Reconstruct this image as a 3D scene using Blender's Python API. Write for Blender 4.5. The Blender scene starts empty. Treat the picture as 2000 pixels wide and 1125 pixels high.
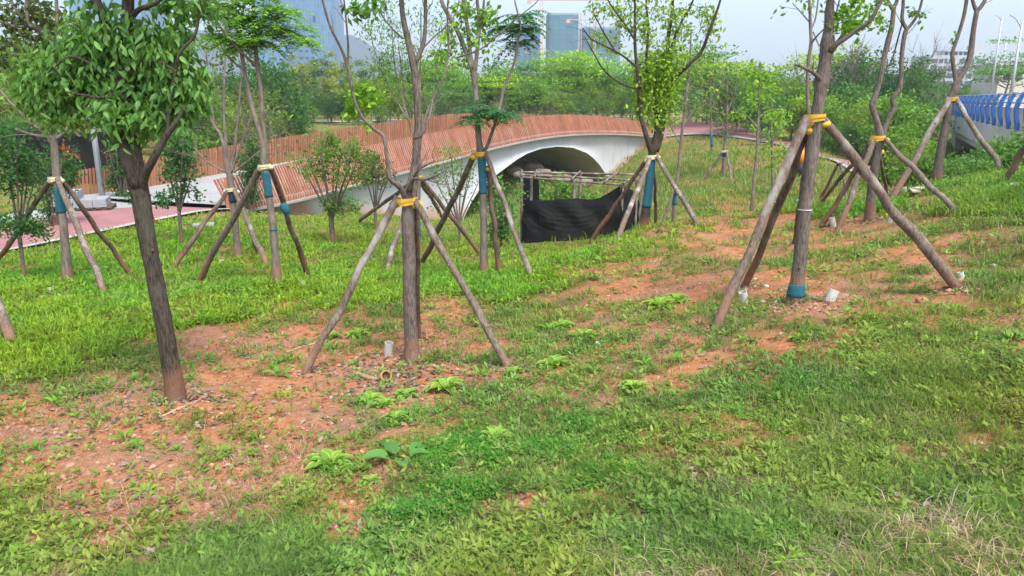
import bpy, math, random
import numpy as np
from mathutils import Vector

SC = bpy.context.scene
COL = SC.collection

# ------------------------------------------------------------------ camera, world, sun, exposure
PITCH = math.radians(14.3)
FPX = 1444.0                       # focal length in pixels of a 2000 x 1125 picture
cam_d = bpy.data.cameras.new('camera'); cam = bpy.data.objects.new('camera', cam_d); COL.objects.link(cam)
cam.location = (0, 0, 0); cam.rotation_euler = (math.radians(90) - PITCH, 0, 0)
cam_d.sensor_width = 36.0; cam_d.lens = 36.0 * FPX / 2000.0
cam_d.clip_start = 0.05; cam_d.clip_end = 20000
SC.camera = cam

SUN_EL, SUN_AZ = math.radians(58), math.radians(150)
W = bpy.data.worlds.new('World'); SC.world = W; W.use_nodes = True
wn, wl = W.node_tree.nodes, W.node_tree.links
bg = wn['Background']
sky = wn.new('ShaderNodeTexSky'); sky.sky_type = 'NISHITA'; sky.sun_disc = False
sky.sun_elevation = SUN_EL; sky.sun_rotation = SUN_AZ
sky.air_density = 1.0; sky.dust_density = 2.5; sky.ozone_density = 1.6
hs = wn.new('ShaderNodeHueSaturation'); hs.inputs['Saturation'].default_value = 0.82
wl.new(sky.outputs[0], hs.inputs['Color']); wl.new(hs.outputs[0], bg.inputs[0])
bg.inputs[1].default_value = 0.135

sun_d = bpy.data.lights.new('sun', 'SUN'); sun = bpy.data.objects.new('sun', sun_d); COL.objects.link(sun)
sun_d.energy = 1.4; sun_d.angle = math.radians(16); sun_d.color = (1.0, 0.97, 0.92)
sd = Vector((math.sin(SUN_AZ) * math.cos(SUN_EL), math.cos(SUN_AZ) * math.cos(SUN_EL), math.sin(SUN_EL)))
sun.rotation_euler = (-sd).to_track_quat('-Z', 'Y').to_euler()

SC.view_settings.view_transform = 'Standard'; SC.view_settings.look = 'None'
SC.view_settings.exposure = 1.65; SC.view_settings.gamma = 1.0
SC.render.engine = 'CYCLES'
SC.cycles.use_denoising = True
SC.cycles.max_bounces = 6; SC.cycles.diffuse_bounces = 3; SC.cycles.glossy_bounces = 2
SC.cycles.transmission_bounces = 4; SC.cycles.transparent_max_bounces = 8; SC.cycles.volume_bounces = 0
SC.cycles.caustics_reflective = False; SC.cycles.caustics_refractive = False

rng = np.random.default_rng(7)
random.seed(7)

# ------------------------------------------------------------------ picture <-> place
CP, SP = math.cos(PITCH), math.sin(PITCH)
def ray(px, py):
    a, b = (px - 1000.0) / FPX, (562.5 - py) / FPX
    return np.array([a, CP + b * SP, -SP + b * CP])
def P(px, py, Y):
    r = ray(px, py); return r * (Y / r[1])
def depth(p): return p[1] * CP - p[2] * SP
def proj(x, y, z):
    D = y * CP - z * SP
    D = np.where(D > 0.05, D, 0.05)
    return 1000 + FPX * x / D, 562.5 - FPX * (y * SP + z * CP) / D
def RW(rpx, p): return rpx * depth(p) / FPX

# ------------------------------------------------------------------ noise
def _h(ix, iy, s):
    n = (ix.astype(np.int64) * 374761393 + iy.astype(np.int64) * 668265263 + s * 974634777) & 0x7fffffff
    n = ((n ^ (n >> 13)) * 1274126177) & 0x7fffffff
    return ((n ^ (n >> 16)) & 0xffff) / 65535.0
def vnoise(x, y, s=0):
    x = np.asarray(x, float); y = np.asarray(y, float)
    ix, iy = np.floor(x), np.floor(y); fx, fy = x - ix, y - iy
    fx = fx * fx * (3 - 2 * fx); fy = fy * fy * (3 - 2 * fy)
    a, b = _h(ix, iy, s), _h(ix + 1, iy, s); c, d = _h(ix, iy + 1, s), _h(ix + 1, iy + 1, s)
    return (a + (b - a) * fx) * (1 - fy) + (c + (d - c) * fx) * fy
def fbm(x, y, s=0, o=4):
    t, a, n = 0.0, 0.5, 0.0
    for k in range(o):
        t = t + a * vnoise(x * 2 ** k, y * 2 ** k, s + k); n += a; a *= 0.5
    return t / n                                   # 0..1

# ------------------------------------------------------------------ meshes
class MB:
    """Collects shapes for one mesh object."""
    def __init__(self): self.V, self.F, self.C, self.n = [], [], [], 0
    def add(self, V, F, col=None):
        V = np.asarray(V, float).reshape(-1, 3)
        Fs = F if isinstance(F, list) else [F]
        for f in Fs:
            f = np.asarray(f, np.int64)
            if f.size: self.F.append(f + self.n)
        c = np.ones((len(V), 3)) if col is None else np.broadcast_to(np.asarray(col, float), (len(V), 3))
        self.C.append(c); self.V.append(V); self.n += len(V)
        return self
    def build(self, name, mat, parent=None, smooth=True, color=True):
        V = np.concatenate(self.V); C = np.concatenate(self.C)
        me = make_mesh(name, V if parent is None else V - np.array(parent.location), self.F, C if color else None, smooth)
        return link(name, me, mat, parent)
def make_mesh(name, V, Fs, C=None, smooth=True):
    me = bpy.data.meshes.new(name)
    me.vertices.add(len(V)); me.vertices.foreach_set('co', np.ascontiguousarray(V, np.float32).ravel())
    tot = np.concatenate([np.full(len(f), f.shape[1], np.int32) for f in Fs])
    loops = np.concatenate([f.ravel() for f in Fs]).astype(np.int32)
    me.loops.add(len(loops)); me.loops.foreach_set('vertex_index', loops)
    st = np.zeros(len(tot), np.int32); st[1:] = np.cumsum(tot)[:-1]
    me.polygons.add(len(tot)); me.polygons.foreach_set('loop_start', st); me.polygons.foreach_set('loop_total', tot)
    me.polygons.foreach_set('use_smooth', np.full(len(tot), bool(smooth)))
    if C is not None:
        at = me.color_attributes.new('Col', 'FLOAT_COLOR', 'POINT')
        c4 = np.ones((len(V), 4), np.float32); c4[:, :3] = C
        at.data.foreach_set('color', c4.ravel())
    me.update(calc_edges=True)
    return me
def link(name, me, mat, parent=None):
    o = bpy.data.objects.new(name, me); COL.objects.link(o)
    if mat is not None and not me.materials: me.materials.append(mat)
    if parent is not None: o.parent = parent
    return o
def tag(o, label=None, cat=None, group=None, kind=None):
    if label: o['label'] = label
    if cat: o['category'] = cat
    if group: o['group'] = group
    if kind: o['kind'] = kind
    return o
def thing(name, loc, label, cat, group=None):
    o = bpy.data.objects.new(name, None); COL.objects.link(o)
    o.empty_display_size = 0.2; o.location = tuple(float(v) for v in loc)
    return tag(o, label, cat, group)

def spline(pts, step_fn):
    """Catmull-Rom through rows of pts; step_fn(row) gives the wanted spacing there."""
    pts = np.asarray(pts, float); n = len(pts)
    if n < 2: return pts
    q = np.vstack([2 * pts[0] - pts[1], pts, 2 * pts[-1] - pts[-2]]); out = []
    for i in range(n - 1):
        p0, p1, p2, p3 = q[i:i + 4]
        m = max(1, int(math.ceil(np.linalg.norm((p2 - p1)[:3]) / max(1e-4, step_fn(p1)))))
        t = (np.arange(m) / m)[:, None]
        out.append(0.5 * (2 * p1 + (p2 - p0) * t + (2 * p0 - 5 * p1 + 4 * p2 - p3) * t * t + (3 * p1 - p0 - 3 * p2 + p3) * t ** 3))
    out.append(pts[-1:]); return np.vstack(out)
def tube(mb, pts, rad, n=10, amp=0.0, seed=0, col=None, cap=True, smooth_path=True, ringstep=1.6, maxstep=1.0):
    pr = np.column_stack([np.asarray(pts, float), np.asarray(rad, float)])
    if smooth_path: pr = spline(pr, lambda r: min(maxstep, max(0.012, r[3] * ringstep)))
    p, r = pr[:, :3], np.maximum(pr[:, 3], 4e-4)
    T = np.gradient(p, axis=0); T /= np.maximum(np.linalg.norm(T, axis=1, keepdims=True), 1e-9)
    u = np.cross(T[0], [0.31, 0.83, 0.12]); u /= np.linalg.norm(u); U = []
    for t in T:
        u = u - t * np.dot(u, t); u /= max(np.linalg.norm(u), 1e-9); U.append(u)
    U = np.array(U); Wv = np.cross(T, U)
    a = np.arange(n) * 2 * math.pi / n; m = len(p)
    rr = r[:, None] * np.ones(n)
    if amp:
        L = np.concatenate([[0], np.cumsum(np.linalg.norm(np.diff(p, axis=0), axis=1))]) / max(r.mean(), 1e-4)
        A, LL = np.meshgrid(np.cos(a) * 1.7 + 5, L)
        B = np.meshgrid(np.sin(a) * 1.7 + 5, L)[0]
        rr = rr * (1 + amp * 2 * (0.5 * vnoise(A + LL * 0.13, B + seed, seed) + 0.5 * vnoise(LL * 0.45 + A, B * 2, seed + 3) - 0.5))
    V = p[:, None] + rr[..., None] * (np.cos(a)[None, :, None] * U[:, None] + np.sin(a)[None, :, None] * Wv[:, None])
    V = V.reshape(-1, 3)
    i, j = np.meshgrid(np.arange(m - 1), np.arange(n), indexing='ij'); k = (j + 1) % n
    F = np.stack([i * n + j, i * n + k, (i + 1) * n + k, (i + 1) * n + j], -1).reshape(-1, 4)
    Fs = [F]
    if cap:
        V = np.vstack([V, p[:1], p[-1:]]); c0, c1 = m * n, m * n + 1; jj = np.arange(n); kk = (jj + 1) % n
        Fs.append(np.stack([np.full(n, c0), kk, jj], -1)); b = (m - 1) * n
        Fs.append(np.stack([np.full(n, c1), b + jj, b + kk], -1))
    mb.add(V, Fs, col); return p, r
BOXF = np.array([[0, 3, 2, 1], [4, 5, 6, 7], [0, 1, 5, 4], [1, 2, 6, 5], [2, 3, 7, 6], [3, 0, 4, 7]])
def hexa(mb, c8, col=None): mb.add(np.asarray(c8, float), BOXF, col)
def box(mb, c, s, rz=0.0, col=None, tilt=0.0):
    x, y, z = np.array(s) / 2.0
    v = np.array([[-x, -y, -z], [x, -y, -z], [x, y, -z], [-x, y, -z], [-x, -y, z], [x, -y, z], [x, y, z], [-x, y, z]])
    if tilt:
        ct, st = math.cos(tilt), math.sin(tilt); v = v @ np.array([[1, 0, 0], [0, ct, st], [0, -st, ct]])
    cz, sz = math.cos(rz), math.sin(rz); v = v @ np.array([[cz, sz, 0], [-sz, cz, 0], [0, 0, 1]])
    mb.add(v + np.array(c, float), BOXF, col)
def bar(mb, a, b, w, h, col=None, up=(0, 0, 1)):
    a, b = np.array(a, float), np.array(b, float); d = b - a; d /= np.linalg.norm(d)
    s = np.cross(d, up); s /= np.linalg.norm(s); u = np.cross(s, d); s, u = s * w / 2, u * h / 2
    hexa(mb, [a - s - u, a + s - u, b + s - u, b - s - u, a - s + u, a + s + u, b + s + u, b - s + u], col)
def grid(mb, Q, col=None, flip=False):
    Q = np.asarray(Q, float); m, n = Q.shape[:2]
    i, j = np.meshgrid(np.arange(m - 1), np.arange(n - 1), indexing='ij')
    F = np.stack([i * n + j, i * n + j + 1, (i + 1) * n + j + 1, (i + 1) * n + j], -1).reshape(-1, 4)
    mb.add(Q.reshape(-1, 3), F[:, ::-1] if flip else F, None if col is None else (col.reshape(-1, 3) if np.ndim(col) == 3 else col))
def prism(mb, outline, a, b, col=None):
    """Outline (list of 2-tuples) in the (u, v) frame given by a(u, v) and b(u, v): two parallel point makers; closed solid."""
    A = np.array([a(*q) for q in outline]); B = np.array([b(*q) for q in outline]); n = len(A); j = np.arange(n); k = (j + 1) % n
    mb.add(np.vstack([A, B]), [np.stack([j, k, k + n, j + n], -1), np.arange(n)[None, ::-1].copy(), (np.arange(n) + n)[None, :]], col)

# leaves: each leaf a folded quad (base, left, tip, right) or a six-point blade
def basis(n, up=None, r=rng, flat=0.0):
    """n random leaf frames: long axis d, side s, normal m."""
    d = r.normal(size=(n, 3)); d[:, 2] *= (1 - flat); d /= np.linalg.norm(d, axis=1, keepdims=True)
    if up is not None: d = d + up; d /= np.linalg.norm(d, axis=1, keepdims=True)
    m = r.normal(size=(n, 3)) * (1.0 - 0.6 * flat) + np.array([0, 0, 1.0 + flat])
    s = np.cross(m, d); s /= np.maximum(np.linalg.norm(s, axis=1, keepdims=True), 1e-6)
    return d, s, np.cross(d, s)
def leaves(mb, C, d, s, m, L, Wd, col, fold=0.25, rich=False):
    n = len(C); L = np.broadcast_to(np.asarray(L, float), (n,))[:, None]; Wd = np.broadcast_to(np.asarray(Wd, float), (n,))[:, None]
    col = np.broadcast_to(np.asarray(col, float), (n, 3))
    if not rich:
        V = np.stack([C, C + d * L * 0.45 + s * Wd * 0.5 + m * Wd * fold, C + d * L, C + d * L * 0.45 - s * Wd * 0.5 + m * Wd * fold], 1)
        F = np.arange(n)[:, None] * 4 + np.array([0, 3, 2, 1]); k = 4
    else:
        q = [(0, 0, 0), (.22, .36, fold), (.55, .40, fold * .9), (1.08, 0, -.30), (.55, -.40, fold * .9), (.22, -.36, fold), (.3, 0, .0), (.65, 0, -.06)]
        V = np.stack([C + d * L * a + s * Wd * b + m * Wd * c for a, b, c in q], 1)
        F = [np.arange(n)[:, None] * 8 + np.array(f) for f in ([6, 1, 0], [7, 2, 1], [5, 6, 0], [4, 7, 5], [3, 2, 7], [3, 7, 4])] + [np.arange(n)[:, None] * 8 + np.array(f) for f in ([7, 1, 6], [5, 7, 6])]
        F = [np.concatenate(F)]; k = 8
    mb.add(V.reshape(-1, 3), F, np.repeat(col, k, 0))
def palette(n, a, b, r=rng, jit=0.10):
    t = r.random((n, 1)); c = np.array(a) * (1 - t) + np.array(b) * t
    return np.clip(c * (1 + jit * r.normal(size=(n, 1))) * (1 + 0.04 * r.normal(size=(n, 3))), 0.003, 0.95)

# ------------------------------------------------------------------ materials
def new_mat(name):
    m = bpy.data.materials.new(name); m.use_nodes = True; m.node_tree.nodes.clear()
    return m, m.node_tree.nodes, m.node_tree.links
def out(nt, sh): o = nt[0].new('ShaderNodeOutputMaterial'); nt[1].link if 0 else None; return o
class NT:
    def __init__(self, name):
        self.m = bpy.data.materials.new(name); self.m.use_nodes = True; self.n = self.m.node_tree.nodes; self.l = self.m.node_tree.links
        self.n.clear(); self.o = self.n.new('ShaderNodeOutputMaterial')
    def new(self, t, **kw):
        x = self.n.new(t)
        for k, v in kw.items():
            if hasattr(x, k) and k not in ('Scale',): setattr(x, k, v)
        return x
    def val(self, s, v):
        if hasattr(v, 'is_output') or hasattr(v, 'links'): self.l.new(v, s)
        elif isinstance(v, (tuple, list)) and len(v) == 3 and s.type == 'RGBA': s.default_value = (*v, 1)
        else: s.default_value = v
    def coord(self, kind='Object', scale=(1, 1, 1), rot=(0, 0, 0)):
        tc = self.n.new('ShaderNodeTexCoord'); mp = self.n.new('ShaderNodeMapping'); self.l.new(tc.outputs[kind], mp.inputs[0])
        mp.inputs['Scale'].default_value = scale; mp.inputs['Rotation'].default_value = rot; return mp.outputs[0]
    def noise(self, vec, scale, detail=4, rough=0.55, dist=0.0):
        x = self.n.new('ShaderNodeTexNoise'); self.l.new(vec, x.inputs['Vector']); x.inputs['Scale'].default_value = scale
        x.inputs['Detail'].default_value = detail; x.inputs['Roughness'].default_value = rough; x.inputs['Distortion'].default_value = dist; return x.outputs['Fac']
    def ramp(self, f, stops):
        x = self.n.new('ShaderNodeValToRGB'); self.l.new(f, x.inputs[0]); e = x.color_ramp.elements
        while len(e) < len(stops): e.new(0.5)
        for q, (p, c) in zip(e, stops): q.position = p; q.color = (*c, 1) if len(c) == 3 else c
        return x.outputs[0]
    def mix(self, f, a, b, mode='MIX'):
        x = self.n.new('ShaderNodeMix'); x.data_type = 'RGBA'; x.blend_type = mode
        self.val(x.inputs[0], f); self.val(x.inputs[6], a); self.val(x.inputs[7], b); return x.outputs[2]
    def math(self, op, a, b=0.0):
        x = self.n.new('ShaderNodeMath'); x.operation = op; self.val(x.inputs[0], a); self.val(x.inputs[1], b); return x.outputs[0]
    def attr(self, name='Col'):
        x = self.n.new('ShaderNodeAttribute'); x.attribute_name = name; return x
    def bump(self, h, strength=0.5, dist=0.02):
        x = self.n.new('ShaderNodeBump'); self.l.new(h, x.inputs['Height']); x.inputs['Strength'].default_value = strength; x.inputs['Distance'].default_value = dist; return x.outputs[0]
    def pbr(self, color, rough=0.8, normal=None, metal=0.0, spec=0.3):
        b = self.n.new('ShaderNodeBsdfPrincipled'); self.val(b.inputs['Base Color'], color); self.val(b.inputs['Roughness'], rough)
        b.inputs['Metallic'].default_value = metal; b.inputs['Specular IOR Level'].default_value = spec
        if normal is not None: self.l.new(normal, b.inputs['Normal'])
        return b.outputs[0]
    def done(self, sh): self.l.new(sh, self.o.inputs['Surface']); return self.m

def m_leaf(name, trans=0.35, spec=0.25, rough=0.55):
    t = NT(name); a = t.attr().outputs['Color']
    p = t.pbr(a, rough, None, 0, spec)
    tr = t.n.new('ShaderNodeBsdfTranslucent'); t.l.new(t.mix(1.0, a, (1.5, 1.5, 0.7), 'MULTIPLY'), tr.inputs[0])
    mx = t.n.new('ShaderNodeMixShader'); mx.inputs[0].default_value = trans; t.l.new(p, mx.inputs[1]); t.l.new(tr.outputs[0], mx.inputs[2])
    return t.done(mx.outputs[0])
def m_bark(name, dark, light, patch, furrow=14.0, strength=0.9):
    t = NT(name); v = t.coord('Object', (1, 1, 0.22)); w = t.coord('Object', (1, 1, 0.6))
    f = t.noise(v, furrow * 4, 5, 0.6, 0.4); g = t.noise(w, 5, 3)
    c = t.ramp(f, [(0.34, dark), (0.62, light)]); c = t.mix(t.ramp(g, [(0.52, (0, 0, 0)), (0.7, (1, 1, 1))]), c, patch)
    # red clay splashed on the foot of the trunk
    sx = t.n.new('ShaderNodeSeparateXYZ'); tc = t.n.new('ShaderNodeTexCoord'); t.l.new(tc.outputs['Object'], sx.inputs[0])
    k = t.math('ADD', sx.outputs[2], t.math('MULTIPLY', g, -0.35)); k = t.ramp(k, [(0.0, (0.5, 0.5, 0.5)), (0.11, (0, 0, 0))])
    c = t.mix(k, c, (0.26, 0.12, 0.065))
    return t.done(t.pbr(c, 0.9, t.bump(f, strength, 0.012), 0, 0.15))
def m_plain(name, color, rough=0.7, var=0.15, scale=3.0, metal=0.0, bump=0.0, spec=0.3, stretch=(1, 1, 1), attr=False, bdist=0.01):
    t = NT(name); v = t.coord('Object', stretch); f = t.noise(v, scale, 5, 0.6)
    lo = tuple(c * (1 - var) for c in color); hi = tuple(min(1, c * (1 + var)) for c in color)
    c = t.ramp(f, [(0.3, lo), (0.7, hi)])
    if attr: c = t.mix(1.0, c, t.attr().outputs['Color'], 'MULTIPLY')
    return t.done(t.pbr(c, rough, t.bump(t.noise(v, scale * 6, 4), bump, bdist) if bump else None, metal, spec))

M = {}
M['leaf'] = m_leaf('leaf_green', 0.42, 0.3, 0.45)
M['leaf_far'] = m_leaf('leaf_far', 0.4, 0.15, 0.7)
M['herb'] = m_leaf('herb_green', 0.35, 0.15, 0.7)
M['bark_dark'] = m_bark('bark_dark', (0.020, 0.016, 0.012), (0.085, 0.070, 0.050), (0.085, 0.08, 0.062), 22)
M['bark_grey'] = m_bark('bark_grey', (0.060, 0.046, 0.037), (0.185, 0.150, 0.122), (0.20, 0.172, 0.146), 24)
M['bark_smooth'] = m_bark('bark_smooth', (0.10, 0.078, 0.060), (0.20, 0.165, 0.135), (0.25, 0.22, 0.19), 8, 0.35)
M['pole'] = m_bark('pole_wood', (0.085, 0.060, 0.045), (0.20, 0.155, 0.12), (0.34, 0.305, 0.27), 16, 0.7)
M['pole_brown'] = m_bark('pole_brown', (0.055, 0.034, 0.024), (0.155, 0.10, 0.07), (0.19, 0.15, 0.115), 9, 0.6)
M['yellow'] = m_plain('yellow_tie_fabric', (0.62, 0.36, 0.03), 0.6, 0.2, 30, bump=0.4)
M['cream_tie'] = m_plain('cream_tie_fabric', (0.62, 0.55, 0.32), 0.7, 0.15, 30, bump=0.3)
M['wrap'] = m_plain('teal_wrap_cloth', (0.018, 0.115, 0.155), 0.8, 0.3, 9, bump=0.8, stretch=(1, 1, 14))
M['wrap_dark'] = m_plain('navy_wrap_cloth', (0.010, 0.045, 0.075), 0.8, 0.3, 9, bump=0.8, stretch=(1, 1, 14))
M['red_paint'] = m_plain('red_paint', (0.42, 0.03, 0.03), 0.6, 0.2, 20)
M['pvc'] = m_plain('white_plastic', (0.46, 0.44, 0.39), 0.45, 0.08, 8)
M['twine'] = m_plain('white_twine', (0.55, 0.55, 0.54), 0.7, 0.1, 20)
M['net'] = None

# ------------------------------------------------------------------ terrain
CTRL = [(0,1125,2.55),(500,1125,2.4),(1000,1125,2.25),(1500,1125,2.1),(2000,1125,2.0),
 (0,900,3.8),(500,900,3.6),(1000,900,3.4),(1500,900,3.15),(2000,900,2.9),
 (345,795,4.6),(0,760,5.0),(805,705,5.6),(1400,700,4.65),(2000,700,3.95),(1750,640,4.6),
 (1553,590,5.6),(1870,560,5.8),(2000,480,6.3),(1970,355,8.6),(1958,337,10.0),(1900,345,10.6),
 (0,650,6.5),(430,650,6.4),(0,560,9.0),(133,562,9.2),(541,565,8.3),(945,540,8.8),(463,510,12.0),
 (1090,620,6.3),(1250,540,7.5),(1200,485,9.6),(1258,450,12.0),(1380,445,10.6),(1470,425,10.9),
 (1698,440,9.3),(1600,400,11.2),(1828,365,10.8),(1760,385,10.6),(1100,500,12.0),(1000,480,15.0),(1120,474,17.2),
 (650,475,14.2),(900,472,16.0),(570,420,21.5),(700,416,24.6),(880,428,30.0),(1330,420,19.0),(1400,400,22.0),
 (1560,350,26.0),(1413,345,30.0),(1300,330,33.0),(1235,330,38.0),(1190,354,41.0),(1150,362,38.5),(1000,347,37.5),(1040,316,43.0),(985,318,43.0),
 (1360,270,45.0),(1473,276,41.0),(1520,286,36.0),(1567,303,32.0),(1660,320,29.0),(1336,240,54.0),(1435,250,50.0)]
XYZ = [P(*c) for c in CTRL]
XYZ += [(-9.4,13,-2.72),(-7.4,18.6,-2.74),(-11.4,7,-2.70),(-12,16.6,-2.74),(-11.7,20.5,-2.76),(-14,9,-2.7),(-16,22,-2.75),(-11.8,23,-2.8),(-25,20,-2.7),(-25,8,-2.6),
        (-9.2,24,-3.6),(-7,29,-4.6),(-3,33.5,-4.9),(1.5,34,-4.9),(4,38.5,-4.6),(-4.5,39,-4.8),(0,42,-4.6),(-10,33,-3.4),(-13,30,-3.0),
        (1,26,-4.3),(5,28,-4.0),(6,21,-3.5),(3,20,-3.55),(8,16,-3.0),(10,19,-3.0),(14,17.5,-2.9),(17,20,-3.2),(9,24,-3.1),
        (12,12.5,-1.6),(15,13,-1.2),(11,9.5,-0.8),(20,14,-0.75),(14,6,-0.4),(18,9,-0.2),(9,3,-0.75),(6,0,-1.1),(0,-2,-1.45),(-6,0,-2.0),(-12,2,-2.4),(13,-2,-0.4),
        (15,26,-3.6),(20,30,-3.6),(24,24,-2.6),(28,20,-0.6),(24,38,-3.2),(14,33,-2.6),(18,42,-2.4),(30,45,-2.4),
        (0,60,-2.2),(15,62,-2.0),(-20,45,-2.6),(-20,65,-2.4),(-35,40,-2.5),(-40,70,-2.3),(-40,15,-2.6),(40,70,-2.0),(45,40,-2.0),(45,15,-0.4),(0,80,-2.2),(40,0,0.2),(-40,-5,-2.5),
        (8,50,-2.2)]
XYZ = np.array(XYZ, float)
def _phi(d2): return 0.5 * d2 * np.log(np.maximum(d2, 1e-9))
_c = XYZ[:, :2]; _n = len(_c)
_A = np.zeros((_n + 3, _n + 3)); _A[:_n, :_n] = _phi(((_c[:, None] - _c[None]) ** 2).sum(-1)) + np.eye(_n) * 0.15
_A[:_n, _n] = 1; _A[:_n, _n + 1:] = _c; _A[_n, :_n] = 1; _A[_n + 1:, :_n] = _c.T
_w = np.linalg.solve(_A, np.concatenate([XYZ[:, 2], [0, 0, 0]]))
def H0_(x, y):
    x = np.asarray(x, float); y = np.asarray(y, float); sh = np.broadcast(x, y).shape
    q = np.column_stack([np.broadcast_to(x, sh).ravel(), np.broadcast_to(y, sh).ravel()]); o = np.empty(len(q))
    for i in range(0, len(q), 20000):
        p = q[i:i + 20000]; p2 = np.clip(p, [-45, -6], [45, 82])
        o[i:i + 20000] = _phi(((p2[:, None] - _c[None]) ** 2).sum(-1)) @ _w[:_n] + _w[_n] + p2 @ _w[_n + 1:]
    return o.reshape(sh)
_gx, _gy = np.arange(-46, 46.2, 0.2), np.arange(-9.4, 92, 0.2)
_GZ = H0_(_gx[:, None], _gy[None, :])
def H0(x, y):
    x = np.asarray(x, float); y = np.asarray(y, float); x, y = np.broadcast_arrays(x, y)
    u = np.clip((x + 46) / 0.2, 0, len(_gx) - 1.001); v = np.clip((y + 9.4) / 0.2, 0, len(_gy) - 1.001); i, j = u.astype(int), v.astype(int); u, v = u - i, v - j
    z = (_GZ[i, j] * (1 - u) + _GZ[i + 1, j] * u) * (1 - v) + (_GZ[i, j + 1] * (1 - u) + _GZ[i + 1, j + 1] * u) * v
    d = np.hypot(x, y); t = np.clip((d - 55) / 35, 0, 1); t = t * t * (3 - 2 * t)
    return z * (1 - t) + (-2.2) * t
# clay heaps dug beside the trees, and softer lumps
MOUND = [(1262, 474, 0.55, 0.16), (1330, 462, 0.5, 0.14), (1205, 492, 0.45, 0.10), (1555, 596, 0.5, 0.012), (805, 712, 0.5, 0.02), (345, 800, 0.35, 0.02), (1720, 440, 0.6, 0.08), (1880, 566, 0.3, 0.07), (470, 515, 0.5, 0.07), (150, 566, 0.5, 0.07), (550, 568, 0.4, 0.05)]
_M = []
def H(x, y):
    x = np.asarray(x, float); y = np.asarray(y, float); z = H0(x, y)
    e = -13.6 + 0.33 * y; q = np.clip((e + 1.0 - x) / 1.2, 0, 1) * (y < 22) + np.clip((y - 25) / 3, 0, 1) * (y >= 22)
    z = z + ((fbm(x * 0.9, y * 0.9, 11, 3) - 0.5) * 0.10 + (fbm(x * 4.5, y * 4.5, 21, 3) - 0.5) * 0.035) * (1 - q)
    for mx, my, r, h in _M:
        d2 = ((x - mx) ** 2 + (y - my) ** 2) / r ** 2
        z = z + h * np.exp(-d2 * 2) * (0.6 + 0.8 * fbm(np.asarray(x) * 7, np.asarray(y) * 7, 31, 3))
    return z
def G(px, py, y0=1.2, y1=160.0):
    """Where the line of sight through a picture point meets the ground."""
    r = ray(px, py); r = r / r[1]; ys = y0 * (y1 / y0) ** (np.arange(500) / 499.0)
    g = H(r[0] * ys, ys) - r[2] * ys; k = np.nonzero(g > 0)[0]
    if not len(k): return r * y1
    i = max(1, k[0]); a, b = ys[i - 1], ys[i]; ga, gb = g[i - 1], g[i]
    y = a + (b - a) * (-ga) / (gb - ga) if gb != ga else b
    return np.array([r[0] * y, y, float(H(r[0] * y, y))])
for _q in MOUND:
    _p = G(_q[0], _q[1]); _M.append((_p[0], _p[1], _q[2], _q[3]))
def ground(p, dz=0.0): return np.array([p[0], p[1], float(H(p[0], p[1])) + dz])

# how much of the ground plants cover (rows: picture heights, columns: every 200 pixels), read at the place itself
CY = [380, 440, 500, 560, 620, 680, 740, 800, 860, 920, 980, 1040, 1125]
CV = np.array([[.9,.95,.9,.95,.95,.95,.9,.8,.8,.85,.95],
 [.9,.9,.9,.95,.98,.98,.85,.6,.62,.75,.92],[.95,.92,.9,.96,.98,.93,.64,.60,.60,.75,.85],[.97,.96,.95,.92,.93,.87,.58,.58,.44,.58,.82],
 [.97,.97,.86,.54,.70,.80,.74,.70,.50,.54,.76],[.97,.92,.52,.38,.42,.6,.7,.68,.6,.55,.68],[.85,.5,.36,.32,.34,.54,.68,.70,.76,.78,.82],
 [.36,.32,.38,.34,.34,.58,.7,.75,.82,.82,.82],[.30,.34,.34,.34,.5,.78,.8,.88,.9,.9,.92],[.42,.32,.36,.45,.66,.7,.8,.92,.95,.95,.95],
 [.6,.36,.44,.6,.64,.56,.82,.92,.95,.95,.9],[.64,.46,.56,.8,.78,.52,.8,.88,.92,.78,.84],[.72,.6,.62,.78,.72,.58,.78,.84,.88,.7,.7]])
def cover(x, y, z):
    px, py = proj(x, y, z); px = np.clip(px, 0, 1999.9) / 200.0; py = np.clip(py, CY[0], CY[-1] - 0.1)
    j = np.clip(np.searchsorted(CY, py, side='right') - 1, 0, len(CY) - 2); cy = np.array(CY, float); t = (py - cy[j]) / (cy[j + 1] - cy[j])
    i = px.astype(int); u = px - i
    c = (CV[j, i] * (1 - u) + CV[j, i + 1] * u) * (1 - t) + (CV[j + 1, i] * (1 - u) + CV[j + 1, i + 1] * u) * t
    n = fbm(x * 1.6 + 3, y * 1.6, 41, 4) - 0.5; m = fbm(x * 5.5, y * 5.5 + 9, 51, 3) - 0.5
    return np.clip(c + 0.85 * n + 0.8 * m, 0, 1)

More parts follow.
